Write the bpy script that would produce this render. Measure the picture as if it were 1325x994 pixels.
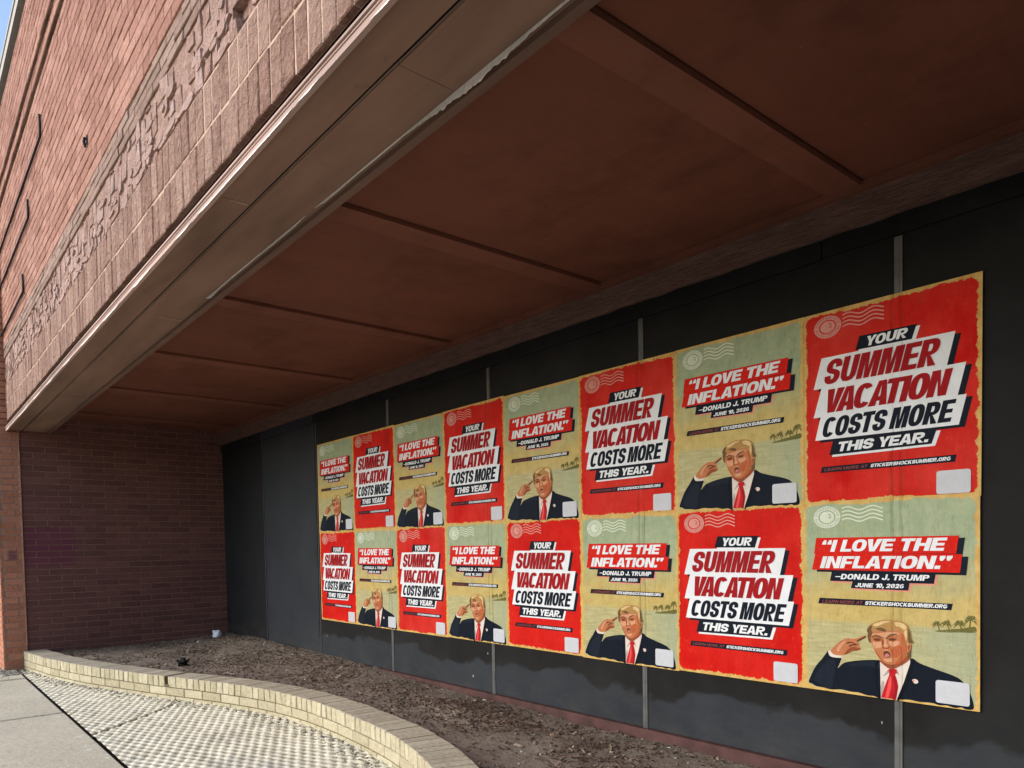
import bpy, bmesh, math, random
from mathutils import Vector, Matrix, noise
from mathutils.geometry import tessellate_polygon

for o in list(bpy.data.objects):
    bpy.data.objects.remove(o, do_unlink=True)
SC = bpy.context.scene
COL = SC.collection
random.seed(11)
R = math.radians

# ------------------------------------------------------------------ camera
cam_d = bpy.data.cameras.new('camera')
cam = bpy.data.objects.new('camera', cam_d)
COL.objects.link(cam)
SC.camera = cam
_r = Vector((0.64179853, 0.76664339, -0.01877653))
_u = Vector((-0.01485025, 0.03690444, 0.99920845))
_f = Vector((-0.7667295, 0.64101168, -0.03507006))
cam.matrix_world = Matrix(((_r.x, _u.x, -_f.x, 5.9913),
                           (_r.y, _u.y, -_f.y, -2.8531),
                           (_r.z, _u.z, -_f.z, 0.6032),
                           (0, 0, 0, 1)))
cam_d.sensor_width = 36.0
cam_d.lens = 957.525 / 1325 * 36.0
cam_d.shift_x = 0.0
cam_d.shift_y = (740.67 - 497.0) / 1325
cam_d.clip_start = 0.05
cam_d.clip_end = 3000

# ------------------------------------------------------------------ light
SUN_DIR = Vector((-0.34, -0.80, 0.50)).normalized()      # towards the sun
world = bpy.data.worlds.new('World')
SC.world = world
world.use_nodes = True
wn = world.node_tree
bg = wn.nodes['Background']
sky = wn.nodes.new('ShaderNodeTexSky')
sky.sky_type = 'NISHITA'
sky.sun_disc = False
sky.sun_elevation = math.asin(SUN_DIR.z)
sky.sun_rotation = math.atan2(SUN_DIR.x, SUN_DIR.y)
sky.air_density = 1.0
sky.dust_density = 1.5
sky.ozone_density = 1.0
wn.links.new(sky.outputs[0], bg.inputs[0])
bg.inputs[1].default_value = 0.15
sun_d = bpy.data.lights.new('sun', 'SUN')
sun_d.energy = 1.02
sun_d.angle = R(60.0)
sun_d.color = (1.0, 0.975, 0.94)
sun = bpy.data.objects.new('sun', sun_d)
COL.objects.link(sun)
sun.rotation_euler = (-SUN_DIR).to_track_quat('-Z', 'Y').to_euler()
SC.view_settings.view_transform = 'Standard'
SC.view_settings.look = 'None'
SC.view_settings.gamma = 1.0
SC.view_settings.exposure = 1.0
SC.view_settings.use_curve_mapping = False
SC.cycles.max_bounces = 10
SC.cycles.diffuse_bounces = 6

# ------------------------------------------------------------------ node helper
class NT:
    def __init__(self, name):
        self.m = bpy.data.materials.new(name)
        self.m.use_nodes = True
        self.t = self.m.node_tree
        self.b = self.t.nodes['Principled BSDF']
        self.b.inputs['Specular IOR Level'].default_value = 0.3
    def n(self, typ, **kw):
        nd = self.t.nodes.new(typ)
        for k, v in kw.items():
            setattr(nd, k, v)
        return nd
    def set(self, sock, v):
        if hasattr(v, 'is_linked'):
            self.t.links.new(v, sock)
        else:
            if isinstance(v, (tuple, list)) and len(v) == 3 and sock.type == 'RGBA':
                v = (*v, 1)
            sock.default_value = v
    def coord(self, which='Object'):
        return self.n('ShaderNodeTexCoord').outputs[which]
    def mapping(self, vec, scale=(1, 1, 1), rot=(0, 0, 0), loc=(0, 0, 0)):
        mp = self.n('ShaderNodeMapping')
        self.set(mp.inputs['Vector'], vec)
        mp.inputs['Scale'].default_value = scale
        mp.inputs['Rotation'].default_value = rot
        mp.inputs['Location'].default_value = loc
        return mp.outputs[0]
    def noise(self, vec, scale, detail=4, rough=0.55, dist=0.0):
        nd = self.n('ShaderNodeTexNoise')
        self.set(nd.inputs['Vector'], vec)
        nd.inputs['Scale'].default_value = scale
        nd.inputs['Detail'].default_value = detail
        nd.inputs['Roughness'].default_value = rough
        nd.inputs['Distortion'].default_value = dist
        return nd.outputs['Fac']
    def vor(self, vec, scale, feature='F1'):
        nd = self.n('ShaderNodeTexVoronoi', feature=feature)
        self.set(nd.inputs['Vector'], vec)
        nd.inputs['Scale'].default_value = scale
        return nd.outputs['Distance']
    def ramp(self, fac, a, b, ca=0.0, cb=1.0, smooth=False):
        nd = self.n('ShaderNodeMapRange')
        if smooth:
            nd.interpolation_type = 'SMOOTHSTEP'
        self.set(nd.inputs['Value'], fac)
        for k, v in zip(('From Min', 'From Max', 'To Min', 'To Max'), (a, b, ca, cb)):
            nd.inputs[k].default_value = v
        return nd.outputs[0]
    def mix(self, fac, a, b, mode='MIX'):
        nd = self.n('ShaderNodeMix', data_type='RGBA', blend_type=mode)
        self.set(nd.inputs[0], fac)
        self.set(nd.inputs[6], a)
        self.set(nd.inputs[7], b)
        return nd.outputs[2]
    def math(self, op, a, b=0.0, c=0.0, clamp=False):
        nd = self.n('ShaderNodeMath', operation=op, use_clamp=clamp)
        self.set(nd.inputs[0], a)
        self.set(nd.inputs[1], b)
        self.set(nd.inputs[2], c)
        return nd.outputs[0]
    def sep(self, vec):
        nd = self.n('ShaderNodeSeparateXYZ')
        self.set(nd.inputs[0], vec)
        return nd.outputs
    def attr(self, name):
        return self.n('ShaderNodeAttribute', attribute_name=name).outputs['Fac']
    def bump(self, height, strength=0.5, dist=0.01):
        nd = self.n('ShaderNodeBump')
        self.set(nd.inputs['Height'], height)
        nd.inputs['Strength'].default_value = strength
        nd.inputs['Distance'].default_value = dist
        self.t.links.new(nd.outputs[0], self.b.inputs['Normal'])
    def out(self, color, rough=0.8):
        self.set(self.b.inputs['Base Color'], color)
        self.set(self.b.inputs['Roughness'], rough)
        return self.m

def simple(name, col, rough=0.7, var=0.25, scale=20, bump=0.0):
    t = NT(name)
    co = t.coord()
    n1 = t.noise(co, scale, 5)
    d = tuple(c * (1 - var) for c in col)
    l = tuple(min(1, c * (1 + var)) for c in col)
    c = t.mix(t.ramp(n1, .3, .7), d, l)
    if bump:
        t.bump(t.noise(co, scale * 3, 5), bump, 0.004)
    return t.out(c, rough)

# ------------------------------------------------------------------ materials
def mat_brick(name, cols, rough_bump=0.5, stain=None, fine=90, patch=None, streak=False, deep=.006):
    """cols: three brick tones chosen by the per-brick tint attribute."""
    t = NT(name)
    co = t.coord()
    ti = t.attr('tint')
    c = t.mix(t.ramp(ti, 0, .5), cols[0], cols[1])
    c = t.mix(t.ramp(ti, .5, 1), c, cols[2])
    big = t.noise(co, 1.7, 4, .6)
    c = t.mix(t.ramp(big, .35, .7, 0, .45), c, tuple(x * .72 for x in cols[1]))
    fn = t.noise(co, fine, 5, .65)
    c = t.mix(t.ramp(fn, .45, .75, 0, .5), c, tuple(min(1, x * 1.45) for x in cols[2]))
    c = t.mix(t.ramp(t.noise(co, fine * .5, 3), .58, .72, 0, .55), c, tuple(x * .5 for x in cols[0]))
    if streak:
        s = t.noise(t.mapping(co, (9, 9, .9)), 1.5, 5, .6)
        c = t.mix(t.ramp(s, .55, .75, 0, .4), c, tuple(x * .45 for x in cols[0]))
    if patch:
        x0, x1, z0, z1, pc = patch
        sx, sy, sz = t.sep(co)
        nz = t.noise(co, 14, 3)
        e = t.math('MULTIPLY', t.math('SUBTRACT', nz, .5), .05)
        m = t.math('MULTIPLY', t.ramp(t.math('ADD', sy, e), x0, x0 + .03), t.ramp(t.math('ADD', sy, e), x1, x1 - .03))
        m = t.math('MULTIPLY', m, t.ramp(sz, z0, z0 + .02))
        m = t.math('MULTIPLY', m, t.ramp(sz, z1, z1 - .02))
        c = t.mix(t.math('MULTIPLY', m, .85), c, pc)
    h = t.math('ADD', fn, t.math('MULTIPLY', t.noise(co, fine * .3, 4), 1.2))
    t.bump(h, rough_bump, deep)
    return t.out(c, .88)

M = {}
M['brick'] = mat_brick('facade_brick', ((.25, .108, .074), (.355, .172, .124), (.445, .240, .183)), .8, fine=60, streak=True, deep=.010)
M['split'] = mat_brick('split_face_brick', ((.27, .145, .105), (.36, .215, .16), (.47, .305, .24)), 1.0, fine=46, deep=.034)
M['spall'] = mat_brick('spalled_brick', ((.29, .165, .125), (.38, .24, .19), (.48, .335, .295)), 1.0, fine=45, deep=.02)
M['greybrick'] = mat_brick('dusty_brick', ((.20, .125, .095), (.27, .175, .135), (.33, .225, .18)), .9, fine=50)
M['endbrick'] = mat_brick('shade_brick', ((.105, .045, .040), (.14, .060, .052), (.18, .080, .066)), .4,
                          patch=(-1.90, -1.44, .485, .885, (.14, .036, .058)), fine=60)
M['pierbrick'] = mat_brick('pier_brick', ((.34, .135, .078), (.41, .17, .10), (.47, .21, .13)), .45,
                           patch=(-2.03, -1.93, .545, .665, (.16, .055, .07)), fine=60)
M['mortar'] = simple('mortar', (.30, .21, .165), .95, .3, 30, .5)
M['mortar_light'] = simple('light_mortar', (.52, .37, .29), .95, .25, 30, .5)
M['mortar_dark'] = simple('dark_mortar', (.235, .13, .09), .95, .3, 30, .5)
M['mortar_mixed'] = simple('worn_mortar', (.33, .205, .155), .95, .62, 4, .6)
M['cream'] = mat_brick('cream_brick', ((.35, .305, .195), (.44, .39, .26), (.51, .465, .325)), .6, fine=60)
M['cap'] = mat_brick('weathered_cream_brick', ((.33, .285, .21), (.39, .345, .26), (.46, .41, .31)), .9, fine=45)
M['mortar_cream'] = simple('planter_mortar', (.13, .105, .058), .95, .35, 40, .5)
M['dark'] = simple('painted_gap_shade', (.014, .009, .010), .9, .3, 12)  # near-black colour stands for the shade inside recesses
M['lintel'] = simple('rusty_lintel', (.075, .040, .030), .8, .4, 18, .3)
M['white_paint'] = simple('peeled_white_paint', (.88, .86, .80), .7, .1, 60)
M['caulk'] = simple('caulk', (.42, .24, .165), .8, .3, 18)
M['sky_trim'] = simple('coping_metal', (.40, .37, .32), .5, .1, 12)

def mat_metal_soffit(name, col, rough=.45):
    t = NT(name)
    co = t.coord()
    a = t.noise(t.mapping(co, (.5, 3, 3)), 2.2, 5, .6)
    c = t.mix(t.ramp(a, .3, .7), tuple(x * .72 for x in col), tuple(x * 1.2 for x in col))
    sp = t.vor(co, 16)
    c = t.mix(t.ramp(sp, .045, .03, 0, .7), c, (.22, .13, .10))
    st = t.noise(co, 6, 6, .7)
    c = t.mix(t.ramp(st, .62, .75, 0, .6), c, tuple(x * .35 for x in col))
    t.bump(t.math('ADD', t.noise(t.mapping(co, (.6, 1, 1)), 5, 4), t.math('MULTIPLY', t.noise(co, 70, 3), .15)), .2, .01)
    t.b.inputs['Specular IOR Level'].default_value = .15
    return t.out(c, rough + .15)
M['fascia'] = mat_metal_soffit('brown_fascia_metal', (.235, .145, .105), .5)
M['trim'] = mat_metal_soffit('pale_fascia_trim', (.47, .335, .29), .5)
M['lip'] = mat_metal_soffit('soffit_edge_trim', (.17, .105, .08), .55)

def mat_soffit(name='brown_soffit_board', col=(.165, .062, .039)):
    t = NT(name)
    co = t.coord()
    a = t.noise(t.mapping(co, (1.2, .5, 1)), 1.3, 5, .6)
    c = t.mix(t.ramp(a, .3, .7), tuple(x * .82 for x in col), tuple(x * 1.18 for x in col))
    g = t.noise(t.mapping(co, (40, 1.5, 1)), 1, 4, .6)
    c = t.mix(t.ramp(g, .5, .8, 0, .22), c, tuple(x * .5 for x in col))
    gr = t.noise(t.mapping(co, (1, 1.6, 1)), 2.3, 7, .68)
    c = t.mix(t.ramp(gr, .50, .72, 0, .55), c, tuple(x * .42 for x in col))
    st = t.noise(t.mapping(co, (.7, 2.5, 1)), 4.5, 6, .7)
    c = t.mix(t.ramp(st, .58, .74, 0, .30), c, (.135, .075, .052))
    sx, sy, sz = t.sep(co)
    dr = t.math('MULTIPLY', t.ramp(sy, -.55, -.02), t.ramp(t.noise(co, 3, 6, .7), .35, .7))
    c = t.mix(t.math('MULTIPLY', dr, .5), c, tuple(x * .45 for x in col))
    sp = t.vor(co, 7)
    c = t.mix(t.ramp(sp, .03, .018, 0, .6), c, (.25, .15, .11))
    t.bump(t.math('ADD', t.noise(co, 120, 3), t.math('MULTIPLY', t.noise(co, 3, 3), 3.0)), .16, .004)
    t.b.inputs['Specular IOR Level'].default_value = .15
    return t.out(c, .75)
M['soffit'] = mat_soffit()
M['batten'] = mat_soffit('brown_batten', (.19, .075, .049))

def mat_beam():
    t = NT('rough_brown_beam')
    co = t.coord()
    a = t.noise(t.mapping(co, (1.5, 8, 8)), 4, 6, .7)
    c = t.mix(t.ramp(a, .3, .7), (.085, .044, .034), (.18, .098, .076))
    f = t.noise(t.mapping(co, (2, 9, 9)), 12, 5, .7)
    sx, sy, sz = t.sep(co)
    low = t.ramp(sz, 1.80, 1.765)
    c = t.mix(t.math('MULTIPLY', t.ramp(f, .60, .68), low), c, (.42, .34, .28))
    t.bump(t.math('ADD', f, a), .8, .012)
    return t.out(c, .75)
M['beam'] = mat_beam()

def mat_board():
    t = NT('painted_board')
    co = t.coord()
    sx, sy, sz = t.sep(co)
    g = t.noise(co, 2.5, 5, .6)
    grey = t.mix(t.ramp(g, .3, .7), (.017, .0215, .0275), (.027, .032, .0395))
    sc = t.noise(t.mapping(co, (3, 1, 1)), 9, 6, .75)
    grey = t.mix(t.ramp(sc, .66, .74, 0, .4), grey, (.03, .032, .037))
    # ragged lower edge of the fresh black coat around the posters
    lo = t.math('MULTIPLY', t.math('SUBTRACT', t.noise(t.mapping(co, (1, 1, 1.3)), 3.0, 5, .52), .5), .34)
    edge = t.math('ADD', sz, lo)
    blk = t.ramp(edge, -.125, -.10)
    blk = t.math('MULTIPLY', blk, t.ramp(t.math('ADD', sx, t.math('MULTIPLY', lo, .25)), -.085, -.075))
    fr = t.math('ADD', t.math('MULTIPLY', sz, .0), t.math('ADD', sx, t.math('MULTIPLY', lo, .5)))
    right = t.math('MULTIPLY', t.ramp(fr, 5.22, 5.27), t.ramp(t.math('ADD', sz, lo), .75, .45))
    blk = t.math('SUBTRACT', blk, right, clamp=True)
    far = t.ramp(sx, -1.27, -1.25, 1, 0)
    blk = t.math('MAXIMUM', blk, t.math('MULTIPLY', far, .75))
    bn = t.noise(co, 6, 4, .6)
    black = t.mix(t.ramp(bn, .35, .7), (.0065, .0068, .0072), (.0105, .011, .0115))
    c = t.mix(blk, grey, black)
    dust = t.math('MULTIPLY', t.ramp(sz, -.05, -.33), t.ramp(t.noise(t.mapping(co, (1, 1, 2.2)), 5, 6, .7), .42, .72))
    c = t.mix(t.math('MULTIPLY', dust, .18), c, (.15, .13, .11))
    scr = t.noise(t.mapping(co, (2.2, 1, 5), (0, .5, 0)), 3.5, 7, .8)
    c = t.mix(t.ramp(t.math('ABSOLUTE', t.math('SUBTRACT', scr, .5)), .008, 0, 0, .35), c, (.010, .010, .011))
    sm = t.noise(co, 1.1, 4, .6)
    c = t.mix(t.ramp(sm, .5, .75, 0, .4), c, (.030, .032, .035))
    chip = t.vor(t.mapping(co, (1, 1, .55)), 7.0)
    cn = t.noise(co, 40, 2)
    c = t.mix(t.math('MULTIPLY', t.ramp(t.math('ADD', chip, t.math('MULTIPLY', cn, .05)), .058, .048), t.ramp(sz, .1, -.05)), c, (.45, .46, .47))
    wn_ = t.noise(t.mapping(co, (30, 1, 2)), 1, 4)
    t.bump(t.math('ADD', wn_, t.noise(co, 60, 3)), .14, .004)
    t.b.inputs['Specular IOR Level'].default_value = .12
    return t.out(c, t.ramp(blk, 0, 1, .55, .65))
M['board'] = mat_board()
M['seam'] = simple('grey_seam_strip', (.085, .088, .085), .5, .3, 14)
M['seam_dark'] = simple('dark_seam_strip', (.05, .052, .056), .5, .3, 14)
M['base_rail'] = simple('maroon_rail', (.075, .033, .030), .75, .35, 10, .3)
M['conduit'] = simple('dark_conduit', (.016, .010, .012), .6, .3, 20)

def mat_concrete():
    t = NT('sidewalk_concrete')
    co = t.coord()
    a = t.noise(co, 1.6, 5, .6)
    c = t.mix(t.ramp(a, .3, .7), (.47, .42, .305), (.60, .54, .405))
    f = t.noise(co, 130, 3, .7)
    c = t.mix(t.ramp(f, .5, .66, 0, .6), c, (.70, .63, .50))
    c = t.mix(t.ramp(t.noise(co, 95, 3, .7), .55, .66, 0, .6), c, (.24, .215, .165))
    st = t.noise(co, 4.5, 6, .7)
    c = t.mix(t.ramp(st, .55, .72, 0, .45), c, (.31, .28, .22))
    c = t.mix(t.ramp(t.noise(co, 34, 4, .7), .5, .66, 0, .55), c, (.34, .30, .23))
    c = t.mix(t.ramp(t.noise(co, 48, 3, .7), .56, .66, 0, .6), c, (.72, .67, .56))
    w = t.vor(co, 9)
    sx, sy, sz = t.sep(co)
    c = t.mix(t.math('MULTIPLY', t.ramp(t.noise(co, 13, 4), .6, .66), t.ramp(sy, -2.12, -2.03, 0, .8)), c, (.68, .67, .64))
    t.bump(f, .35, .004)
    return t.out(c, .85)
M['concrete'] = mat_concrete()

def mat_paver():
    t = NT('woven_paver')
    co = t.coord()
    h = t.attr('tint')
    n = t.noise(co, 5, 5, .6)
    hi = t.mix(t.ramp(n, .3, .7), (.64, .585, .44), (.75, .705, .56))
    lo = t.mix(t.ramp(n, .3, .7), (.28, .245, .165), (.36, .325, .23))
    c = t.mix(t.ramp(t.math('ADD', h, t.math('MULTIPLY', t.math('SUBTRACT', t.noise(co, 60, 3), .5), .5)), .14, .46), lo, hi)
    d = t.noise(co, 2.2, 5, .7)
    sx, sy, sz = t.sep(co)
    c = t.mix(t.ramp(t.math('ADD', d, t.ramp(sx, .2, 3.2, -.16, .16)), .52, .70, 0, .6), c, (.36, .35, .30))
    c = t.mix(t.attr('joint'), c, (.06, .052, .04))
    t.bump(t.noise(co, 140, 3, .7), .4, .003)
    return t.out(c, .85)
M['paver'] = mat_paver()

def mat_soil():
    t = NT('soil')
    co = t.coord()
    a = t.noise(co, 3, 6, .7)
    c = t.mix(t.ramp(a, .3, .7), (.15, .118, .090), (.29, .24, .19))
    f = t.noise(co, 60, 5, .75)
    c = t.mix(t.ramp(f, .55, .75, 0, .7), c, (.27, .22, .175))
    c = t.mix(t.ramp(t.noise(co, 38, 5, .7), .55, .68, 0, .8), c, (.04, .028, .02))
    t.bump(t.math('ADD', f, t.noise(co, 20, 5)), .9, .02)
    return t.out(c, .95)
M['soil'] = mat_soil()

def mat_tinted(name, cols, rough=.85, bump=.5):
    t = NT(name)
    ti = t.attr('tint')
    c = t.mix(t.ramp(ti, 0, .5), cols[0], cols[1])
    c = t.mix(t.ramp(ti, .5, 1), c, cols[2])
    co = t.coord()
    c = t.mix(t.ramp(t.noise(co, 80, 4), .5, .8, 0, .5), c, tuple(x * .4 for x in cols[0]))
    t.bump(t.noise(co, 120, 3), bump, .003)
    return t.out(c, rough)
M['chips'] = mat_tinted('mulch_chips', ((.035, .02, .014), (.13, .075, .05), (.33, .26, .19)))
M['pebble'] = mat_tinted('pebbles', ((.10, .085, .07), (.26, .235, .20), (.62, .58, .52)))
M['grit'] = mat_tinted('grit', ((.07, .06, .05), (.19, .17, .145), (.45, .42, .38)))
M['asphalt'] = simple('asphalt', (.06, .058, .055), .9, .3, 30, .6)
M['kerb'] = simple('kerb_concrete', (.40, .38, .33), .85, .2, 10, .3)

# ------------------------------------------------------------------ mesh builder
class MB:
    def __init__(self):
        self.v, self.f, self.t, self.mi = [], [], [], []
    def face(self, pts, tint=.5, mi=0):
        i = len(self.v)
        self.v += [tuple(p) for p in pts]
        self.f.append(tuple(range(i, i + len(pts))))
        self.t.append(tint); self.mi.append(mi)
    def hexa(self, b, tint=.5, mi=0, skip=()):
        """b: 8 points, first the 4 of one face (ccw seen from outside), then the 4 behind them."""
        i = len(self.v)
        self.v += [tuple(p) for p in b]
        fs = [(0, 1, 2, 3), (7, 6, 5, 4), (0, 4, 5, 1), (1, 5, 6, 2), (2, 6, 7, 3), (3, 7, 4, 0)]
        for k, q in enumerate(fs):
            if k in skip:
                continue
            self.f.append(tuple(i + j for j in q))
            self.t.append(tint); self.mi.append(mi)
    def box(self, x0, x1, y0, y1, z0, z1, tint=.5, mi=0):
        self.hexa([(x0, y0, z0), (x1, y0, z0), (x1, y0, z1), (x0, y0, z1),
                   (x0, y1, z0), (x1, y1, z0), (x1, y1, z1), (x0, y1, z1)], tint, mi)
    def brick(self, o, u, v, n, a0, a1, b0, b1, d, tint, ch=.003, mi=0, jit=0.0):
        """brick on the plane (o,u,v) with outward normal n, chamfered front edge."""
        P = lambda a, b, c: o + u * a + v * b + n * c
        J = lambda: random.uniform(-jit, jit)
        A = [(a0, b0), (a1, b0), (a1, b1), (a0, b1)]
        S = [(1, 1), (-1, 1), (-1, -1), (1, -1)]
        back = [P(a, b, 0) for a, b in A]
        mid = [P(a, b, d - ch) for a, b in A]
        fr = [P(a + s * ch, b + q * ch, d + J()) for (a, b), (s, q) in zip(A, S)]
        i = len(self.v)
        self.v += [tuple(p) for p in back + mid + fr]
        qs = [(8, 9, 10, 11)]
        for k in range(4):
            m = (k + 1) % 4
            qs += [(k, m, 4 + m, 4 + k), (4 + k, 4 + m, 8 + m, 8 + k)]
        for q in qs:
            self.f.append(tuple(i + j for j in q)); self.t.append(tint); self.mi.append(mi)
    def tube(self, pts, r, seg=8, tint=.5, mi=0):
        pts = [Vector(p) for p in pts]
        base = len(self.v)
        for k, p in enumerate(pts):
            d = (pts[min(k + 1, len(pts) - 1)] - pts[max(k - 1, 0)]).normalized()
            a = d.cross(Vector((0, 1, 0)))
            if a.length < .01:
                a = d.cross(Vector((1, 0, 0)))
            a.normalize(); b = d.cross(a)
            for s in range(seg):
                th = 2 * math.pi * s / seg
                self.v.append(tuple(p + a * r * math.cos(th) + b * r * math.sin(th)))
        for k in range(len(pts) - 1):
            for s in range(seg):
                q = (base + k * seg + s, base + k * seg + (s + 1) % seg, base + (k + 1) * seg + (s + 1) % seg, base + (k + 1) * seg + s)
                self.f.append(q); self.t.append(tint); self.mi.append(mi)
        for k in (0, len(pts) - 1):
            self.f.append(tuple(base + k * seg + s for s in range(seg))); self.t.append(tint); self.mi.append(mi)
    def build(self, name, mats, parent=None, smooth=False, recalc=False):
        me = bpy.data.meshes.new(name)
        me.from_pydata(self.v, [], self.f)
        a = me.attributes.new('tint', 'FLOAT', 'FACE')
        a.data.foreach_set('value', self.t)
        if not isinstance(mats, (list, tuple)):
            mats = [mats]
        for m in mats:
            me.materials.append(m)
        me.polygons.foreach_set('material_index', self.mi)
        if smooth:
            me.polygons.foreach_set('use_smooth', [True] * len(self.f))
        me.update()
        if recalc:
            bm = bmesh.new(); bm.from_mesh(me)
            bmesh.ops.recalc_face_normals(bm, faces=bm.faces)
            bm.to_mesh(me); bm.free()
        o = bpy.data.objects.new(name, me)
        COL.objects.link(o)
        if parent:
            o.parent = parent
        return o

def empty(name, loc=(0, 0, 0)):
    o = bpy.data.objects.new(name, None)
    COL.objects.link(o)
    o.location = loc
    o.empty_display_size = .1
    return o
def tag(o, label=None, cat=None, group=None, kind=None):
    for k, v in (('label', label), ('category', cat), ('group', group), ('kind', kind)):
        if v:
            o[k] = v
    return o
X, Y, Z = Vector((1, 0, 0)), Vector((0, 1, 0)), Vector((0, 0, 1))

def course_wall(mb, o, u, n, length, z0, z1, ch, bl, joint, d, hj=None, tint=lambda: random.random(), jit=.0012, dj=.002, start=0.0, zj=0.0):
    """running bond between heights z0..z1 on the vertical plane through o."""
    hj = joint if hj is None else hj
    k = 0
    z = z0
    while z < z1 - .01:
        top = min(z + ch - joint, z1)
        a = -(bl / 2 if k % 2 else 0) + start
        while a < length:
            a0, a1 = max(a, 0), min(a + bl - hj, length)
            if a1 - a0 > .01:
                mb.brick(o, u, Z, n, a0, a1, z + random.uniform(-zj, zj), top + random.uniform(-zj, zj), d + random.uniform(-dj, dj), tint(), .0025, 0, jit)
            a += bl
        z += ch; k += 1

def adopt(o, parent):
    o.parent = parent
    o.matrix_parent_inverse = Matrix.Translation(-parent.location)
    return o

X0, X1 = -2.43, 11.0          # ends of the recess
YF = -1.985                   # plane of the facade above the opening
ZG = -0.48                    # paving level
ZS = 1.93                     # soffit boards

# ------------------------------------------------------------------ ground
mb = MB()
mb.box(-400, 400, -400, -6.0, ZG - .35, ZG - .14)
o = mb.build('road', M['asphalt']); tag(o, kind='structure')
mb = MB()
mb.box(-400, 400, -6.0, -5.85, ZG - .3, ZG)
o = mb.build('kerb', M['kerb']); tag(o, kind='structure')
mb = MB()
mb.box(-400, 400, YF - .06, 400, ZG - .45, ZG - .25)
mb.box(-400, 400, -5.85, YF - .06, ZG - .45, ZG - .2)
o = mb.build('ground', simple('packed_earth', (.12, .10, .08), .95)); tag(o, kind='structure')

# sidewalk slabs with real joints
mb = MB()
YJ = -1.975
xs = [-14 + .09 + 1.52 * k for k in range(-2, 24)]
xs = [x - ((xs[9] - .09) % 1.52) for x in xs]
xs = [.13 + 1.90 * k for k in range(-8, 10)]
for ys in ((-5.846, -3.95), (-3.94, YJ - .012)):
    for a, b in zip(xs[:-1], xs[1:]):
        zz = ZG + random.uniform(-.002, .002)
        mb.brick(Vector((0, 0, ZG - .2)), X, Y, Z, a + .026, b - .026, ys[0], ys[1], .2 + zz - ZG, .5, .009)
o = mb.build('sidewalk', M['concrete']); tag(o, kind='structure')

# woven paving of the niche: displaced grid with a diagonal joint
def pave_height(x, y):
    u = x / .122 + y / .056
    v = x / .122 - y / .056
    u += .10 * noise.noise(Vector((x * 7, y * 7, 11))); v += .10 * noise.noise(Vector((x * 7, y * 7, 17)))
    w = .5 - .25 * (math.cos(2 * math.pi * u) + math.cos(2 * math.pi * v))
    w += .22 * noise.noise(Vector((x * 30, y * 30, 3))) + .30 * noise.noise(Vector((x * 9, y * 9, 6)))
    return max(0.0, min(1.0, w))
def seg_dist(x, y, ax, ay, bx, by):
    dx, dy = bx - ax, by - ay
    t = max(0, min(1, ((x - ax) * dx + (y - ay) * dy) / (dx * dx + dy * dy)))
    return math.hypot(x - ax - t * dx, y - ay - t * dy)
JOINT = [(.985, -1.975), (.86, -1.83), (.80, -1.77), (.74, -1.69), (.62, -1.56), (.52, -1.46), (.40, -1.36), (.0, -1.0)]
gx0, gx1, gy0, gy1, st = -2.25, 5.0, YJ, -.84, .0092
nx, ny = int((gx1 - gx0) / st), int((gy1 - gy0) / st)
vs, hs, js = [], [], []
for j in range(ny + 1):
    for i in range(nx + 1):
        x, y = gx0 + i * st, gy0 + j * st
        h = pave_height(x, y)
        jd = min(seg_dist(x, y, *JOINT[k], *JOINT[k + 1]) for k in range(len(JOINT) - 1))
        jj = 1 if jd < .0095 else 0
        vs.append((x, y, ZG - .006 + .013 * h - (.020 if jj else 0) + .004 * noise.noise(Vector((x * 2, y * 2, 0)))))
        hs.append(h); js.append(jj)
fs = [(j * (nx + 1) + i, j * (nx + 1) + i + 1, (j + 1) * (nx + 1) + i + 1, (j + 1) * (nx + 1) + i) for j in range(ny) for i in range(nx)]
me = bpy.data.meshes.new('patterned_paving')
me.from_pydata(vs, [], fs)
a = me.attributes.new('tint', 'FLOAT', 'POINT'); a.data.foreach_set('value', hs)
a = me.attributes.new('joint', 'FLOAT', 'POINT'); a.data.foreach_set('value', js)
me.materials.append(M['paver'])
me.polygons.foreach_set('use_smooth', [True] * len(fs))
o = bpy.data.objects.new('patterned_paving', me); COL.objects.link(o); tag(o, kind='structure')

# ------------------------------------------------------------------ planter wall
CTRL = [(-2.42, -1.93), (-2.02, -1.885), (-1.5, -1.805), (-.92, -1.675), (-.42, -1.52), (.03, -1.375), (.43, -1.225), (.85, -1.085),
        (1.24, -.985), (1.70, -.935), (2.18, -.94), (2.72, -.985), (3.10, -1.06), (3.45, -1.175), (4.0, -1.40), (4.55, -1.68), (5.0, -1.94)]
def catmull(P, per=24, closed=False):
    out = []
    n = len(P)
    rng = range(n) if closed else range(n - 1)
    for i in rng:
        g = lambda k: Vector(P[k % n] if closed else P[max(0, min(n - 1, k))])
        p0, p1, p2, p3 = g(i - 1), g(i), g(i + 1), g(i + 2)
        for s in range(per):
            t = s / per
            out.append(.5 * ((2 * p1) + (-p0 + p2) * t + (2 * p0 - 5 * p1 + 4 * p2 - p3) * t * t + (-p0 + 3 * p1 - 3 * p2 + p3) * t ** 3))
    if not closed:
        out.append(Vector(P[-1]))
    return out
PATH = catmull(CTRL, 30)
ARC = [0]
for a, b in zip(PATH[:-1], PATH[1:]):
    ARC.append(ARC[-1] + (b - a).length)
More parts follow.
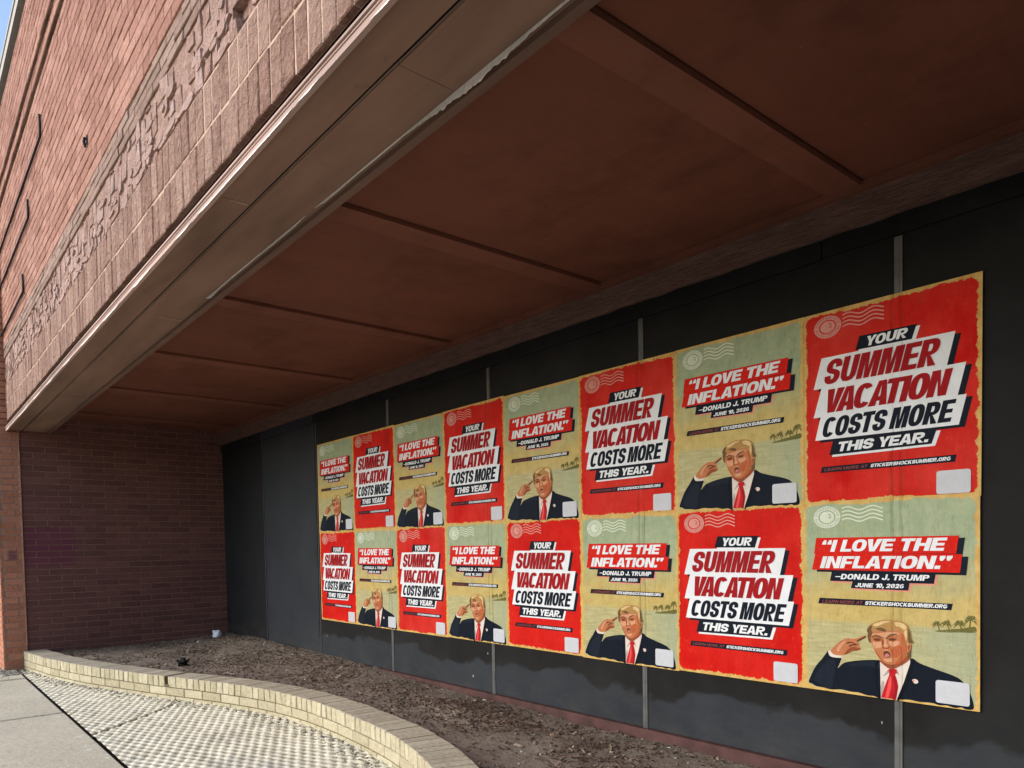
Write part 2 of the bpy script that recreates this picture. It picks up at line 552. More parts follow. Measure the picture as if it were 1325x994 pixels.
def on_path(s):
    s = max(0, min(ARC[-1] - 1e-6, s))
    lo, hi = 0, len(ARC) - 1
    while hi - lo > 1:
        m = (lo + hi) // 2
        if ARC[m] <= s: lo = m
        else: hi = m
    t = (s - ARC[lo]) / (ARC[hi] - ARC[lo])
    p = PATH[lo].lerp(PATH[hi], t)
    d = (PATH[min(hi + 3, len(PATH) - 1)] - PATH[max(lo - 3, 0)]).normalized()
    return p, d, Vector((-d.y, d.x))       # position, tangent, inward normal
def pt(s, inw, z):
    p, d, n = on_path(s)
    q = p + n * inw
    return (q.x, q.y, z)
WID = .185
def curved(mb, s0, s1, i0, i1, z0, z1, tint, ch=.003, jit=.0015, e0=True, e1=True):
    J = lambda: random.uniform(-jit, jit)
    f = .004
    fa, fb = (f if e0 else 0), (f if e1 else 0)
    outer = [pt(s0 + fa, i0 + J(), z0 + ch), pt(s1 - fb, i0 + J(), z0 + ch), pt(s1 - fb, i0 + J(), z1 - ch), pt(s0 + fa, i0 + J(), z1 - ch)]
    mid = [pt(s0, i0 + f, z0), pt(s1, i0 + f, z0), pt(s1, i0 + f, z1), pt(s0, i0 + f, z1)]
    back = [pt(s0, i1, z0), pt(s1, i1, z0), pt(s1, i1, z1), pt(s0, i1, z1)]
    i = len(mb.v)
    mb.v += outer + mid + back
    q = [(0, 1, 2, 3), (11, 10, 9, 8)]
    for k in range(4):
        m = (k + 1) % 4
        q += [(4 + k, 4 + m, m, k), (8 + k, 8 + m, 4 + m, 4 + k)]
    for f_ in q:
        mb.f.append(tuple(i + j for j in f_)); mb.t.append(tint); mb.mi.append(0)
planter = empty('planter_wall', (1.2, -1.0, ZG))
tag(planter, 'low curved cream brick planter wall holding back the bare soil', 'planter wall')
ZT = -.312
caph = .078
mb = MB(); s = 0.0
capcrack = 2.62
while s < ARC[-1] - .02:
    wdt = .0655
    zj = random.uniform(-.0015, .0015)
    if abs(s - capcrack) < .034:
        curved(mb, s + .030, s + wdt - .002, .010, WID, ZT - caph, ZT + zj - .004, random.random(), .004, .003)
    else:
        curved(mb, s + .003, s + wdt - .002, random.uniform(-.002, .002), WID + random.uniform(-.003, .003), ZT - caph, ZT + zj, random.random(), .004, .003)
    s += wdt
cap = mb.build('cap_course', M['cap'])
for p_ in cap.data.polygons:
    pass
cap.data.materials.append(M['cream'])
for p_ in cap.data.polygons:
    if abs(p_.normal.z) < .6:
        p_.material_index = 1
adopt(cap, planter)
mb = MB()
for k, z1 in enumerate((ZT - caph - .006, ZT - caph - .006 - .062, ZT - caph - .006 - .124)):
    s = -.10 if k % 2 else 0
    while s < ARC[-1] - .03:
        a0, a1 = max(s, 0), s + .197
        if a1 - a0 > .03:
            nseg = 3
            tt = random.random()
            for g in range(nseg):
                curved(mb, a0 + (a1 - a0) * g / nseg, a0 + (a1 - a0) * (g + 1) / nseg, .004, .09, z1 - .056, z1, tt, .003, .0004, g == 0, g == nseg - 1)
        s += .203
adopt(mb.build('brick_courses', M['cream']), planter)
mb = MB()
N = 160
for g in range(N):
    s0, s1 = ARC[-1] * g / N, ARC[-1] * (g + 1) / N
    ztop = ZT - .006 if abs((s0 + s1) / 2 - 2.63) > .03 else ZT - .06
    mb.hexa([pt(s0, .0095, ZG - .1), pt(s1, .0095, ZG - .1), pt(s1, .0095, ztop), pt(s0, .0095, ztop),
             pt(s0, WID - .01, ZG - .1), pt(s1, WID - .01, ZG - .1), pt(s1, WID - .01, ztop), pt(s0, WID - .01, ztop)], .5)
adopt(mb.build('mortar_core', M['mortar_cream']), planter)

# ------------------------------------------------------------------ soil bed
def nearest(x, y):
    best = 9
    bi = 0
    for i in range(0, len(PATH), 6):
        d = (PATH[i].x - x) ** 2 + (PATH[i].y - y) ** 2
        if d < best * best or i == 0:
            best = math.sqrt(d); bi = i
    p = PATH[bi]
    d_ = (PATH[min(bi + 3, len(PATH) - 1)] - PATH[max(bi - 3, 0)])
    side = d_.x * (y - p.y) - d_.y * (x - p.x)
    return best if side > 0 else -best
def soil_z(x, y):
    d = nearest(x, y)
    z = -.345 + .03 * math.exp(-((x + 1.5) ** 2 / .9 + (y + .25) ** 2 / .12))
    z += -.022 * max(0, min(1, (x - 1) / 3)) + .040 * math.exp(-(y / .28) ** 2) * max(0, min(1, (1.9 - x) / 1.6))
    z += -.012 * math.exp(-(d / .12) ** 2)
    z += .014 * noise.noise(Vector((x * 1.7, y * 1.7, 5))) + .010 * noise.noise(Vector((x * 6, y * 6, 1))) + .007 * noise.noise(Vector((x * 17, y * 17, 2)))
    z += .030 * math.exp(-((x - 2.35) ** 2 / .25 + (y + .33) ** 2 / .03)) + .022 * math.exp(-((x - 3.2) ** 2 / .2 + (y + .45) ** 2 / .03))
    if d < .12:
        z = min(z, ZT - .022)
    return z
mb = MB()
st = .028
nx, ny = int((X1 - X0) / st), int(1.96 / st)
vs = {}
vl = []
fs = []
for i in range(nx + 1):
    x = X0 + .001 + i * st
    if x > 6.6 and i % 4:
        continue
    for j in range(ny + 1):
        y = -1.955 + j * st
        if nearest(x, y) > .06:
            vs[(i, j)] = len(vl)
            vl.append((x, min(y, -.004), soil_z(x, y)))
step = lambda i: 1 if X0 + i * st < 6.5 else 4
ii = sorted({k[0] for k in vs})
for a_, b_ in zip(ii[:-1], ii[1:]):
    for j in range(ny):
        q = [(a_, j), (b_, j), (b_, j + 1), (a_, j + 1)]
        if all(k in vs for k in q):
            fs.append(tuple(vs[k] for k in q))
me = bpy.data.meshes.new('soil_bed'); me.from_pydata(vl, [], fs); me.materials.append(M['soil'])
me.polygons.foreach_set('use_smooth', [True] * len(fs))
o = bpy.data.objects.new('soil_bed', me); COL.objects.link(o); tag(o, kind='structure')

# mulch, twigs and leaf bits lying on the soil
def sliver(mb, c, L, W, H, yaw, pitch, tint):
    d = Vector((math.cos(yaw) * math.cos(pitch), math.sin(yaw) * math.cos(pitch), math.sin(pitch)))
    n = Vector((-math.sin(yaw), math.cos(yaw), random.uniform(-.5, .5))).normalized()
    t = d.cross(n)
    e = .35
    P = []
    for sx, k in ((-1, e), (1, e)):
        pass
    b = []
    for sz in (1, -1):
        for sx, sy in ((-1, -1), (1, -1), (1, 1), (-1, 1)):
            kk = random.uniform(.5, 1.1)
            b.append(c + d * sx * L / 2 * kk + n * sy * W / 2 * random.uniform(.4, 1.1) + t * sz * H / 2)
    mb.hexa(b, tint)
mb = MB()
random.seed(5)
cnt = 0
while cnt < 9000:
    if random.random() < .75:
        x, y = random.uniform(X0, 5.4), random.uniform(-1.7, -.02)
    else:
        cx, cy, r = random.choice([(2.35, -.33, .4), (3.2, -.45, .5), (-1.2, -.5, .7), (.6, -.4, .5), (4.2, -.6, .6)])
        x, y = random.gauss(cx, r), random.gauss(cy, r * .35)
    if not (X0 + .02 < x < 5.5 and y < -.03) or nearest(x, y) < WID + .03:
        continue
    dens = noise.noise(Vector((x * 1.4, y * 2.2, 8)))
    if dens < -.12 and random.random() < .75:
        continue
    big = random.random()
    L = random.uniform(.008, .030) if big < .93 else random.uniform(.03, .055)
    sliver(mb, Vector((x, y, soil_z(x, y) + random.uniform(0, .008))), L, L * random.uniform(.15, .45), .003, random.uniform(0, 6.3), random.gauss(0, .35), min(1, abs(random.gauss(0, .36)) + (.5 if big > .88 else 0)))
    cnt += 1
o = mb.build('mulch_litter', M['chips']); tag(o, kind='stuff'); tag(o, 'brown bark mulch and twigs scattered over the bare soil', 'mulch')
def pebble(mb, c, r, tint):
    i = len(mb.v)
    n1, n2 = 6, 3
    ph = random.uniform(0, 6)
    sx, sy, sz = random.uniform(.7, 1.3), random.uniform(.7, 1.2), random.uniform(.4, .8)
    for a in range(1, n2):
        for k in range(n1):
            th = math.pi * a / n2; fi = 2 * math.pi * k / n1 + ph
            rr = r * random.uniform(.85, 1.15)
            mb.v.append((c.x + rr * sx * math.sin(th) * math.cos(fi), c.y + rr * sy * math.sin(th) * math.sin(fi), c.z + rr * sz * math.cos(th)))
    top = len(mb.v); mb.v.append((c.x, c.y, c.z + r * sz)); bot = len(mb.v); mb.v.append((c.x, c.y, c.z - r * sz))
    fs = []
    for k in range(n1):
        m = (k + 1) % n1
        fs += [(top, i + k, i + m), (i + k, i + n1 + k, i + n1 + m, i + m), (bot, i + n1 + m, i + n1 + k)]
    for f in fs:
        mb.f.append(f); mb.t.append(tint); mb.mi.append(0)
mb = MB(); cnt = 0
while cnt < 420:
    x, y = random.uniform(X0, 5.4), random.uniform(-1.7, -.03)
    if nearest(x, y) < WID + .03:
        continue
    r = random.uniform(.003, .009) if random.random() < .9 else random.uniform(.009, .017)
    pebble(mb, Vector((x, y, soil_z(x, y) + r * .3)), r, random.random() ** 1.2)
    cnt += 1
o = mb.build('soil_pebbles', M['pebble']); tag(o, kind='stuff'); tag(o, 'small pale pebbles lying on the soil', 'pebbles')
# grit swept against the planter foot and around the pier
mb = MB(); cnt = 0
while cnt < 2600:
    s = random.uniform(0.05, 6.0)
    w = .5 + .5 * noise.noise(Vector((s * 1.6, 0, 4)))
    p, d, n = on_path(s)
    amp = .035 + .10 * w * (1 if s > 2.2 else .35)
    off = -abs(random.gauss(0, amp)) - .002
    q = p + n * off
    if q.y < -1.97:
        continue
    r = random.uniform(.0015, .005) if random.random() < .95 else random.uniform(.005, .010)
    pebble(mb, Vector((q.x, q.y, ZG + .002 + r * .2)), r, random.random() ** 1.3)
    cnt += 1
for k in range(700):
    x = random.gauss(-2.7, .35); y = -2.09 - abs(random.gauss(0, .07))
    r = random.uniform(.002, .007)
    pebble(mb, Vector((x, y, ZG + .002 + r * .2)), r, random.random())
for k in range(500):
    x = random.uniform(-2.43, -2.0); y = random.uniform(-2.12, -1.94)
    r = random.uniform(.002, .007)
    pebble(mb, Vector((x, y, ZG + .002 + r * .2)), r, random.random())
o = mb.build('grit', M['grit']); tag(o, kind='stuff'); tag(o, 'grey grit swept along the foot of the planter wall', 'grit')

# ------------------------------------------------------------------ boarded shop front
boards = empty('boarded_shopfront', (1.8, 0, -.33))
tag(boards, 'dark painted plywood boards covering the shop front behind the posters', 'boarded wall')
seams = [-1.247 + 1.2115 * k for k in range(11)]
edges = [X0] + seams + [X1]
for k, (a, b) in enumerate(zip(edges[:-1], edges[1:])):
    if a >= X1:
        break
    mb = MB()
    dy = random.uniform(0, .002) + (.006 if k == 0 else 0)
    mb.box(a + .003, min(b, X1) - .003, dy, .03, -.312, 1.715)
    adopt(mb.build('board_panel', M['board']), boards)
for k, s_ in enumerate(seams[:-1]):
    mb = MB()
    wd = .014 if k > 1 else .006
    mb.box(s_ - wd, s_ + wd, -.004, .002, -.325, 1.705)
    if k > 1:
        mb.box(s_ - .004, s_ + .004, -.0055, -.003, -.325, 1.705)
    adopt(mb.build('seam_strip', M['seam'] if k > 1 else M['seam_dark']), boards)
for a, b in ((X0, -.2), (-.2, 1.10), (1.104, 2.6), (2.604, 4.52), (4.526, 7.4), (7.404, X1)):
    mb = MB()
    mb.box(a, b, -.009 - random.uniform(0, .002), .03, 1.707 + random.uniform(-.006, .004), 1.80)
    adopt(mb.build('top_rail', M['board']), boards)
mb = MB(); mb.box(X0, X1, -.024, .03, -.42, -.315)
adopt(mb.build('base_rail', M['base_rail']), boards)

# ------------------------------------------------------------------ soffit
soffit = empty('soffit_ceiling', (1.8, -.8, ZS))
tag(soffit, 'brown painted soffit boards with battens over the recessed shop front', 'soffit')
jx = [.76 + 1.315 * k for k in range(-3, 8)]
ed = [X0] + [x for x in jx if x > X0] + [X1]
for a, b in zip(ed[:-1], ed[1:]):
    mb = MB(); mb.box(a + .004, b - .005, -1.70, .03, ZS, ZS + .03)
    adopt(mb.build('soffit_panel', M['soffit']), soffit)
for x in jx:
    if X0 < x < X1:
        mb = MB(); mb.hexa([(x - .13, -1.68, ZS - .016), (x - .006, -1.68, ZS - .016), (x - .006, -1.68, ZS - .0005), (x - .13, -1.68, ZS - .0005),
                            (x - .13, -.059, ZS - .016), (x - .006, -.059, ZS - .016), (x - .006, -.059, ZS - .0005), (x - .13, -.059, ZS - .0005)])
        adopt(mb.build('batten', M['batten']), soffit)
mb = MB(); mb.box(X0, X1, -.058, -.031, ZS - .032, ZS - .002)
adopt(mb.build('edge_moulding', M['soffit']), soffit)
mb = MB()
nseg = 260
for g in range(nseg):
    a, b = X0 + (X1 - X0) * g / nseg, X0 + (X1 - X0) * (g + 1) / nseg
    za = 1.782 + .006 * noise.noise(Vector((a * 9, 0, 0))); zb = 1.782 + .006 * noise.noise(Vector((b * 9, 0, 0)))
    mb.hexa([(a, -.03, za), (b, -.03, zb), (b, -.03, ZS - .002), (a, -.03, ZS - .002), (a, .03, za), (b, .03, zb), (b, .03, ZS - .002), (a, .03, ZS - .002)], .5, 0, (3, 5))
adopt(mb.build('wall_beam', M['beam']), soffit)

# ------------------------------------------------------------------ fascia at the front edge of the opening
fascia = empty('canopy_fascia', (1.8, YF, 1.79))
tag(fascia, 'brown metal fascia with peeling pale edges under the brick facade', 'fascia')
mb = MB(); mb.box(X0, X1, YF + .055, YF + .20, 1.822, 1.90)
adopt(mb.build('steel_lintel', M['lintel']), fascia)
def lath(segs, y0, y1, z0, z1, name, mat, dz=.003):
    for a, b in segs:
        mb = MB(); d = random.uniform(-dz, dz)
        mb.box(a + .0015, b - .0015, y0, y1, z0 + d, z1 + d)
        adopt(mb.build(name, mat), fascia)
cut1 = [X0, -1.16, 1.05, 3.45, 5.9, 8.3, X1]
cut2 = [X0, -.4, 1.985, 4.4, 6.9, 9.2, X1]
pairs = lambda c: list(zip(c[:-1], c[1:]))
lath(pairs(cut1), YF + .006, YF + .117, 1.790, 1.80, 'outer_soffit_strip', M['fascia'], .001)
lath(pairs(cut2), YF + .131, YF + .318, 1.790, 1.80, 'inner_soffit_strip', M['fascia'], .001)
mb = MB(); mb.box(X0, X1, YF + .112, YF + .138, 1.803, 1.83)
adopt(mb.build('groove_backing', M['dark']), fascia)
lath(pairs(cut1), YF - .010, YF + .004, 1.774, 1.806, 'front_trim', M['trim'], .0006)
mb = MB()
mb.box(X0, X1, YF - .0155, YF - .0102, 1.8005, 1.807); mb.box(X0, X1, YF - .0130, YF - .0102, 1.791, 1.7935)
adopt(mb.build('trim_bead', M['trim']), fascia)
mb = MB(); mb.box(X0, X1, YF + .319, YF + .350, 1.778, 1.797); mb.box(X0, X1, YF + .335, YF + .350, 1.797, ZS)
mb.box(X0, X1, YF + .318, YF + .3215, 1.774, 1.7775)
adopt(mb.build('inner_edge_trim', M['lip']), fascia)
# ragged peeling paint: thin curled flakes along both edges
def flakes(x0, x1, yc, zc, seed, amp, base, dens):
    random.seed(seed)
    st = .006
    mb = None
    x = x0
    def width(x):
        n1 = .5 + .5 * noise.noise(Vector((x * 1.9, seed, 0))); n2 = noise.noise(Vector((x * 19, seed, 3))); n3 = noise.noise(Vector((x * 61, seed, 5)))
        return max(.0008, base + amp * max(0, n1 - .42) * (1 + .8 * n2 + .4 * n3)), .005 * (n2 + 1) * min(1, max(0, n1 - .4) * 5)
    while x < x1:
        gate = noise.noise(Vector((x * 3.3, seed, 9))) + .35 * noise.noise(Vector((x * 14, seed, 2)))
        if gate > dens:
            if mb is None:
                mb = MB(); cur = []
            cur.append((x, *width(x)))
        if (gate <= dens or x + st >= x1) and mb is not None:
            if len(cur) > 3:
                rows = []
                for k, (xx, w, c) in enumerate(cur):
                    e = min(1, (min(k, len(cur) - 1 - k) + .3) / 14)
                    w = max(.0006, w * e)
                    rows.append([(xx, yc, zc), (xx, yc - c * e, zc - w), (xx, yc - c * e + .001, zc - w), (xx, yc + .001, zc)])
                for r0, r1 in zip(rows[:-1], rows[1:]):
                    for k in range(4):
                        m = (k + 1) % 4
                        mb.face([r0[k], r1[k], r1[m], r0[m]])
                bm_ = mb.build('peeling_paint', M['white_paint'])
                adopt(bm_, fascia)
            mb = None
        x += st
flakes(X0 + .05, 5.4, YF - .0115, 1.7765, 3, .034, .0050, -.08)
flakes(2.4, 5.4, YF + .300, 1.7898, 8, .060, .0055, -.38)
random.seed(21)
for x, yy, ln in ((1.985, YF + .19, .09), (1.985, YF + .275, .035), (3.45, YF + .05, .06)):
    mb = MB()
    for k in range(8):
        a = yy + ln * k / 8; w0 = .0012 + .002 * random.random(); w1 = .0012 + .002 * random.random()
        mb.hexa([(x - w0, a, 1.7876), (x + w1, a, 1.7876), (x + w1, a, 1.7892), (x - w0, a, 1.7892)] + [(x - w0, a + ln / 8, 1.7876), (x + w1, a + ln / 8, 1.7876), (x + w1, a + ln / 8, 1.7892), (x - w0, a + ln / 8, 1.7892)])
    adopt(mb.build('paint_crack', M['mortar_light']), fascia)

# ------------------------------------------------------------------ brick facade over the opening
facade = empty('brick_facade', (1.8, YF, 1.87))
tag(facade, 'red brown brick facade with a crumbling soldier course above the recess', 'facade')
L = X1 - X0
NY = Vector((0, -1, 0))
random.seed(31)
def back_panel(name, z0, z1, mat, y):
    mb = MB(); mb.box(X0, X1, y, y + .02, z0, z1)
    return adopt(mb.build(name, mat), facade)
O = Vector((X0, YF + .02, 0))
# two soldier rows, rough faces, pale flush joints
mb = MB()
pitch = .0815
for z0, z1 in ((1.868, 2.026), (2.036, 2.186)):
    a = 0
    while a < L:
        xx = X0 + a
        if not (3.52 < xx < 3.72 and z0 > 2.0 and random.random() < .35):
            mb.brick(O, X, Z, NY, a + .0035, min(a + pitch - .0035, L), z0, z1, .02 + random.uniform(-.0022, .0022), random.random(), .003, 0, .0015)
        a += pitch
adopt(mb.build('soldier_course', M['split']), facade)
back_panel('flush_mortar', 1.870, 2.19, M['mortar_light'], YF + .0035)
# crumbling band: broken faces, plates and holes
mb = MB()
a = 0
Ob = Vector((X0, YF + .055, 0))
while a < 8.3:
    xx = X0 + a
    nn = noise.noise(Vector((xx * 2.1, 0, 7)))
    k = 0
    z = 2.194
    while z < 2.436:
        wdt = pitch * random.choice([.5, 1, 1, 1.3])
        hgt = random.uniform(.05, .15)
        zt = min(z + hgt, 2.44)
        dep = .0500 + random.gauss(-.001, .0016)
        dep = min(dep, .056)
        holey = math.exp(-((xx - 3.72) ** 2 / .015 + (z - 2.22) ** 2 / .012)) + .8 * math.exp(-((xx - 1.85) ** 2 / .003 + (z - 2.25) ** 2 / .008)) + .5 * math.exp(-((xx + 1.05) ** 2 / .003 + (z - 2.2) ** 2 / .01))
        if random.random() < holey * 1.5:
            dep = random.uniform(.004, .02)
        if nn > .25 and random.random() < .25:
            dep -= random.uniform(.003, .008)
        sl = random.gauss(0, .0025)
        a0, a1 = a + random.uniform(.001, .004), a + pitch - random.uniform(.0, .003)
        sk = random.gauss(0, .006)
        P = lambda aa, bb, cc: Ob + X * aa + Z * bb + NY * cc
        ch = .006
        fr = [P(a0 + ch, z + ch, dep + random.gauss(0, .003)), P(a1 - ch, z + ch + sk * .3, dep + sl + random.gauss(0, .003)), P(a1 - ch + sk * .4, zt - ch + sk, dep + sl * .5 + random.gauss(0, .003)), P(a0 + ch + sk * .4, zt - ch, dep + random.gauss(0, .003))]
        bk = [P(a0, z, 0), P(a1, z, 0), P(a1 + sk * .4, zt + sk, 0), P(a0 + sk * .4, zt, 0)]
        mb.hexa(fr + bk, random.random())
        z = zt + random.uniform(.002, .005)
    a += pitch
# thin plates still clinging in front
for k in range(120):
    xx = random.uniform(-2.2, 5.2)
    zc = 2.20 + random.random() ** 1.6 * .17
    wd, hg = random.uniform(.05, .16), random.uniform(.02, .045)
    dd = YF + random.uniform(-.004, .001)
    n_ = 7
    ring = []
    for q in range(n_):
        th = 2 * math.pi * q / n_ + random.uniform(-.2, .2)
        ring.append((xx + wd * .5 * math.cos(th) * random.uniform(.8, 1.1), zc + hg * .5 * math.sin(th) * random.uniform(.8, 1.15)))
    tt = random.uniform(.6, 1)
    mb.face([(p_[0], dd, p_[1]) for p_ in ring], tt)
    for q in range(n_):
        p0, p1 = ring[q], ring[(q + 1) % n_]
        mb.face([(p0[0], dd, p0[1]), (p0[0], YF + .03, p0[1]), (p1[0], YF + .03, p1[1]), (p1[0], dd, p1[1])], tt)
adopt(mb.build('crumbling_band', M['spall'], None, False, True), facade)
mb = MB(); a = 8.3 
while a < L:
    mb.brick(O, X, Z, NY, a + .003, min(a + pitch - .003, L), 2.194, 2.44, .02, random.random())
    a += pitch
adopt(mb.build('upper_soldier_course', M['split']), facade)
back_panel('crumbled_backing', 2.188, 2.445, M['mortar_dark'], YF + .0552)
mb = MB(); mb.box(X0, 3.63, YF + .0105, YF + .04, 2.190, 2.447); mb.box(3.80, X1, YF + .0105, YF + .04, 2.190, 2.447); mb.box(3.63, 3.80, YF + .0105, YF + .04, 2.30, 2.447)
adopt(mb.build('crumbled_mortar', M['spall']), facade)
# dusty belt courses
mb = MB()
course_wall(mb, Vector((X0, YF + .03, 0)), X, NY, L, 2.446, 2.565, .0405, .20, .005, .03, .004, dj=.003, jit=.0025)
adopt(mb.build('belt_course', M['greybrick']), facade)
back_panel('belt_mortar', 2.446, 2.57, M['mortar_dark'], YF + .012)
# running bond, interrupted by two recessed reveals
zones = [(2.572, 3.768), (3.858, 3.930), (4.018, 4.53)]
random.seed(41)
mb = MB()
for z0, z1 in zones:
    course_wall(mb, Vector((X0, YF + .02, 0)), X, NY, L, z0, z1, .0605, .203, .0075, .02, .0045, dj=.0016, jit=.0006, zj=.0022)
adopt(mb.build('running_bond_brick', M['brick']), facade)
mb = MB()
for z0, z1 in zones:
    mb.box(X0, X1, YF + .0048, YF + .03, z0 - .003, z1)
adopt(mb.build('bed_mortar', M['mortar_mixed']), facade)
mb = MB(); mb.box(X0, X1, YF + .175, YF + .19, 3.7, 4.1); mb.box(X0, X1, YF + .19, YF + .28, 1.90, 4.66)
for z0, z1 in ((3.6, 3.767), (3.859, 3.929), (4.019, 4.53)):
    mb.box(X0, X1, YF + .031, YF + .174, z0, z1)
adopt(mb.build('reveal_shade_backing', M['dark']), facade)  # backing coloured near black to paint the shade deep in the reveals
mb = MB(); mb.box(X0, X1, YF + .03, YF + .075, 3.796, 3.7975)
mb = MB(); mb.box(X0 - 12, X1, YF - .008, YF + .25, 4.69, 4.765); mb.box(X0 - 12, X1, YF - .016, YF + .25, 4.765, 4.79)
adopt(mb.build('coping', M['sky_trim']), facade)
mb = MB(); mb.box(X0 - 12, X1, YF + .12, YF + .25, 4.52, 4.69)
adopt(mb.build('coping_painted_shadow', M['dark']), facade)  # near-black strip paints the shadow below the coping
mb = MB(); mb.box(X0 - 12, X1 + 3, YF + .25, 12, 4.55, 4.62)
adopt(mb.build('added_roof_slab', M['lintel']), facade)  # unseen slab added to stop light passing through the building

# ------------------------------------------------------------------ end wall and pier at the left
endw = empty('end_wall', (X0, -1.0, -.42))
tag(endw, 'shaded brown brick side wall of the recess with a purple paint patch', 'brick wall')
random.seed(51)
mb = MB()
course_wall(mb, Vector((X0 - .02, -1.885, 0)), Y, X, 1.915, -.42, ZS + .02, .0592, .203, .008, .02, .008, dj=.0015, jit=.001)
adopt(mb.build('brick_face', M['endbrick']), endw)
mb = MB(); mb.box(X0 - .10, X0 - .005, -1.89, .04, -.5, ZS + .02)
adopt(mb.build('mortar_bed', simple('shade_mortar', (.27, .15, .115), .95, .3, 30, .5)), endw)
pier = empty('brick_pier', (X0 - .3, -2.08, ZG))
tag(pier, 'orange brown brick pier at the left end of the recess', 'pier')
YP = -2.085
mb = MB()
course_wall(mb, Vector((X0 + .010 - .02, YP + .012, 0)), Y, X, 1.9065 - 1.735, -.5, 1.775, .0592, .203, .007, .02, .007, dj=.0015, jit=.001, start=.03)
adopt(mb.build('side_brick', M['pierbrick']), pier)
mb = MB()
course_wall(mb, Vector((X0 - .02, YP + .012, 0)), Y, X, .14, 1.776, 4.56, .0592, .203, .007, .02, .007, dj=.0015, jit=.001, start=.03)
adopt(mb.build('upper_side_brick', M['pierbrick']), pier)
mb = MB()
course_wall(mb, Vector((X0 - 12 + .012, YP + .02, 0)), X, NY, 12, -.5, 4.60, .0592, .203, .007, .02, .007, dj=.0015, jit=.001)
adopt(mb.build('front_brick', M['pierbrick']), pier)
mb = MB(); mb.box(X0 - 12, X0 + .006, YP + .009, -1.905, -.52, 1.775)
mb.box(X0 - 12, X0 - .02, YP + .0092, -1.70, 1.775, 4.60)
adopt(mb.build('mortar_bed', M['mortar']), pier)
mb = MB()
zz = ZG + .02
while zz < 1.775:
    w = .011 + .003 * noise.noise(Vector((0, 0, zz * 9)))
    mb.box(X0 + .004, X0 + .0145 + .002 * noise.noise(Vector((1, 0, zz * 14))), -1.903, -1.903 + w, zz, zz + .03)
    zz += .03
adopt(mb.build('caulk_seam', M['caulk']), pier)

# unseen wall added beyond the frame to keep light out of the recess
mb = MB(); mb.box(X1, X1 + .2, YF - .1, .05, -.5, 4.6)
o = mb.build('far_light_block', M['brick']); tag(o, 'unseen wall added to block light at the right end of the recess', 'brick wall')

# ------------------------------------------------------------------ thin conduits on the facade
for k, (x, z, tick, lab) in enumerate(((.16, 3.39, .14, 'uppermost thin dark conduit on the brick facade, turning up at its end'),
                                 (-.50, 3.085, .13, 'middle thin dark conduit of three on the brick facade'),
                                 (-.90, 2.66, .13, 'lowest short dark conduit, nearest the crumbling course'))):
    mb = MB()
    mb.tube([(X0 + .02, YF - .012, z), (x - .01, YF - .012, z), (x, YF - .012, z + .012), (x, YF - .012, z + tick)], .0085, 8)
    o = mb.build('conduit', M['conduit'], None, True)
    tag(o, lab, 'conduit', 'dark conduits on the facade')
mb = MB()
mb.tube([(1.53, YF + .002, 2.79), (1.53, YF - .014, 2.79), (1.532, YF - .017, 2.77), (1.53, YF - .010, 2.745)], .0075, 8)
mb.box(1.518, 1.544, YF - .006, YF + .001, 2.765, 2.805)
o = mb.build('wall_hook', M['conduit'])
tag(o, 'small rusty hook sticking out of the smooth brick', 'hook')

# ------------------------------------------------------------------ rubbish on the soil
mb = MB()
cx, cy, cz = -2.17, -.20, -.315
ring = []
for j, (r, h) in enumerate(((.0, -.005), (.040, 0), (.046, .035), (.038, .065), (.016, .072))):
    row = []
    for k in range(10):
        th = 2 * math.pi * k / 10
        rr = r * random.uniform(.72, 1.2)
        row.append(Vector((cx + rr * 1.5 * math.cos(th), cy + rr * math.sin(th), cz + h * random.uniform(.8, 1.15))))
    ring.append(row)
for j in range(4):
    for k in range(10):
        m = (k + 1) % 10
        mb.face([ring[j][k], ring[j][m], ring[j + 1][m], ring[j + 1][k]], random.random())
o = mb.build('crumpled_paper', simple('white_litter', (.62, .68, .74), .6, .15, 40))
tag(o, 'crumpled white paper lying on the soil in the back left corner', 'litter')
mb = MB()
for k in range(16):
    sliver(mb, Vector((-.55 + random.gauss(0, .03), -1.02 + random.gauss(0, .02), soil_z(-.55, -1.02) + .012 + random.uniform(0, .03))), .06, .03, .018, random.uniform(0, 6), random.gauss(0, .5), .1)
o = mb.build('dark_clod', simple('black_clod', (.012, .011, .011), .9, .3, 60))
tag(o, 'small black clump on the soil close to the planter wall', 'clump')

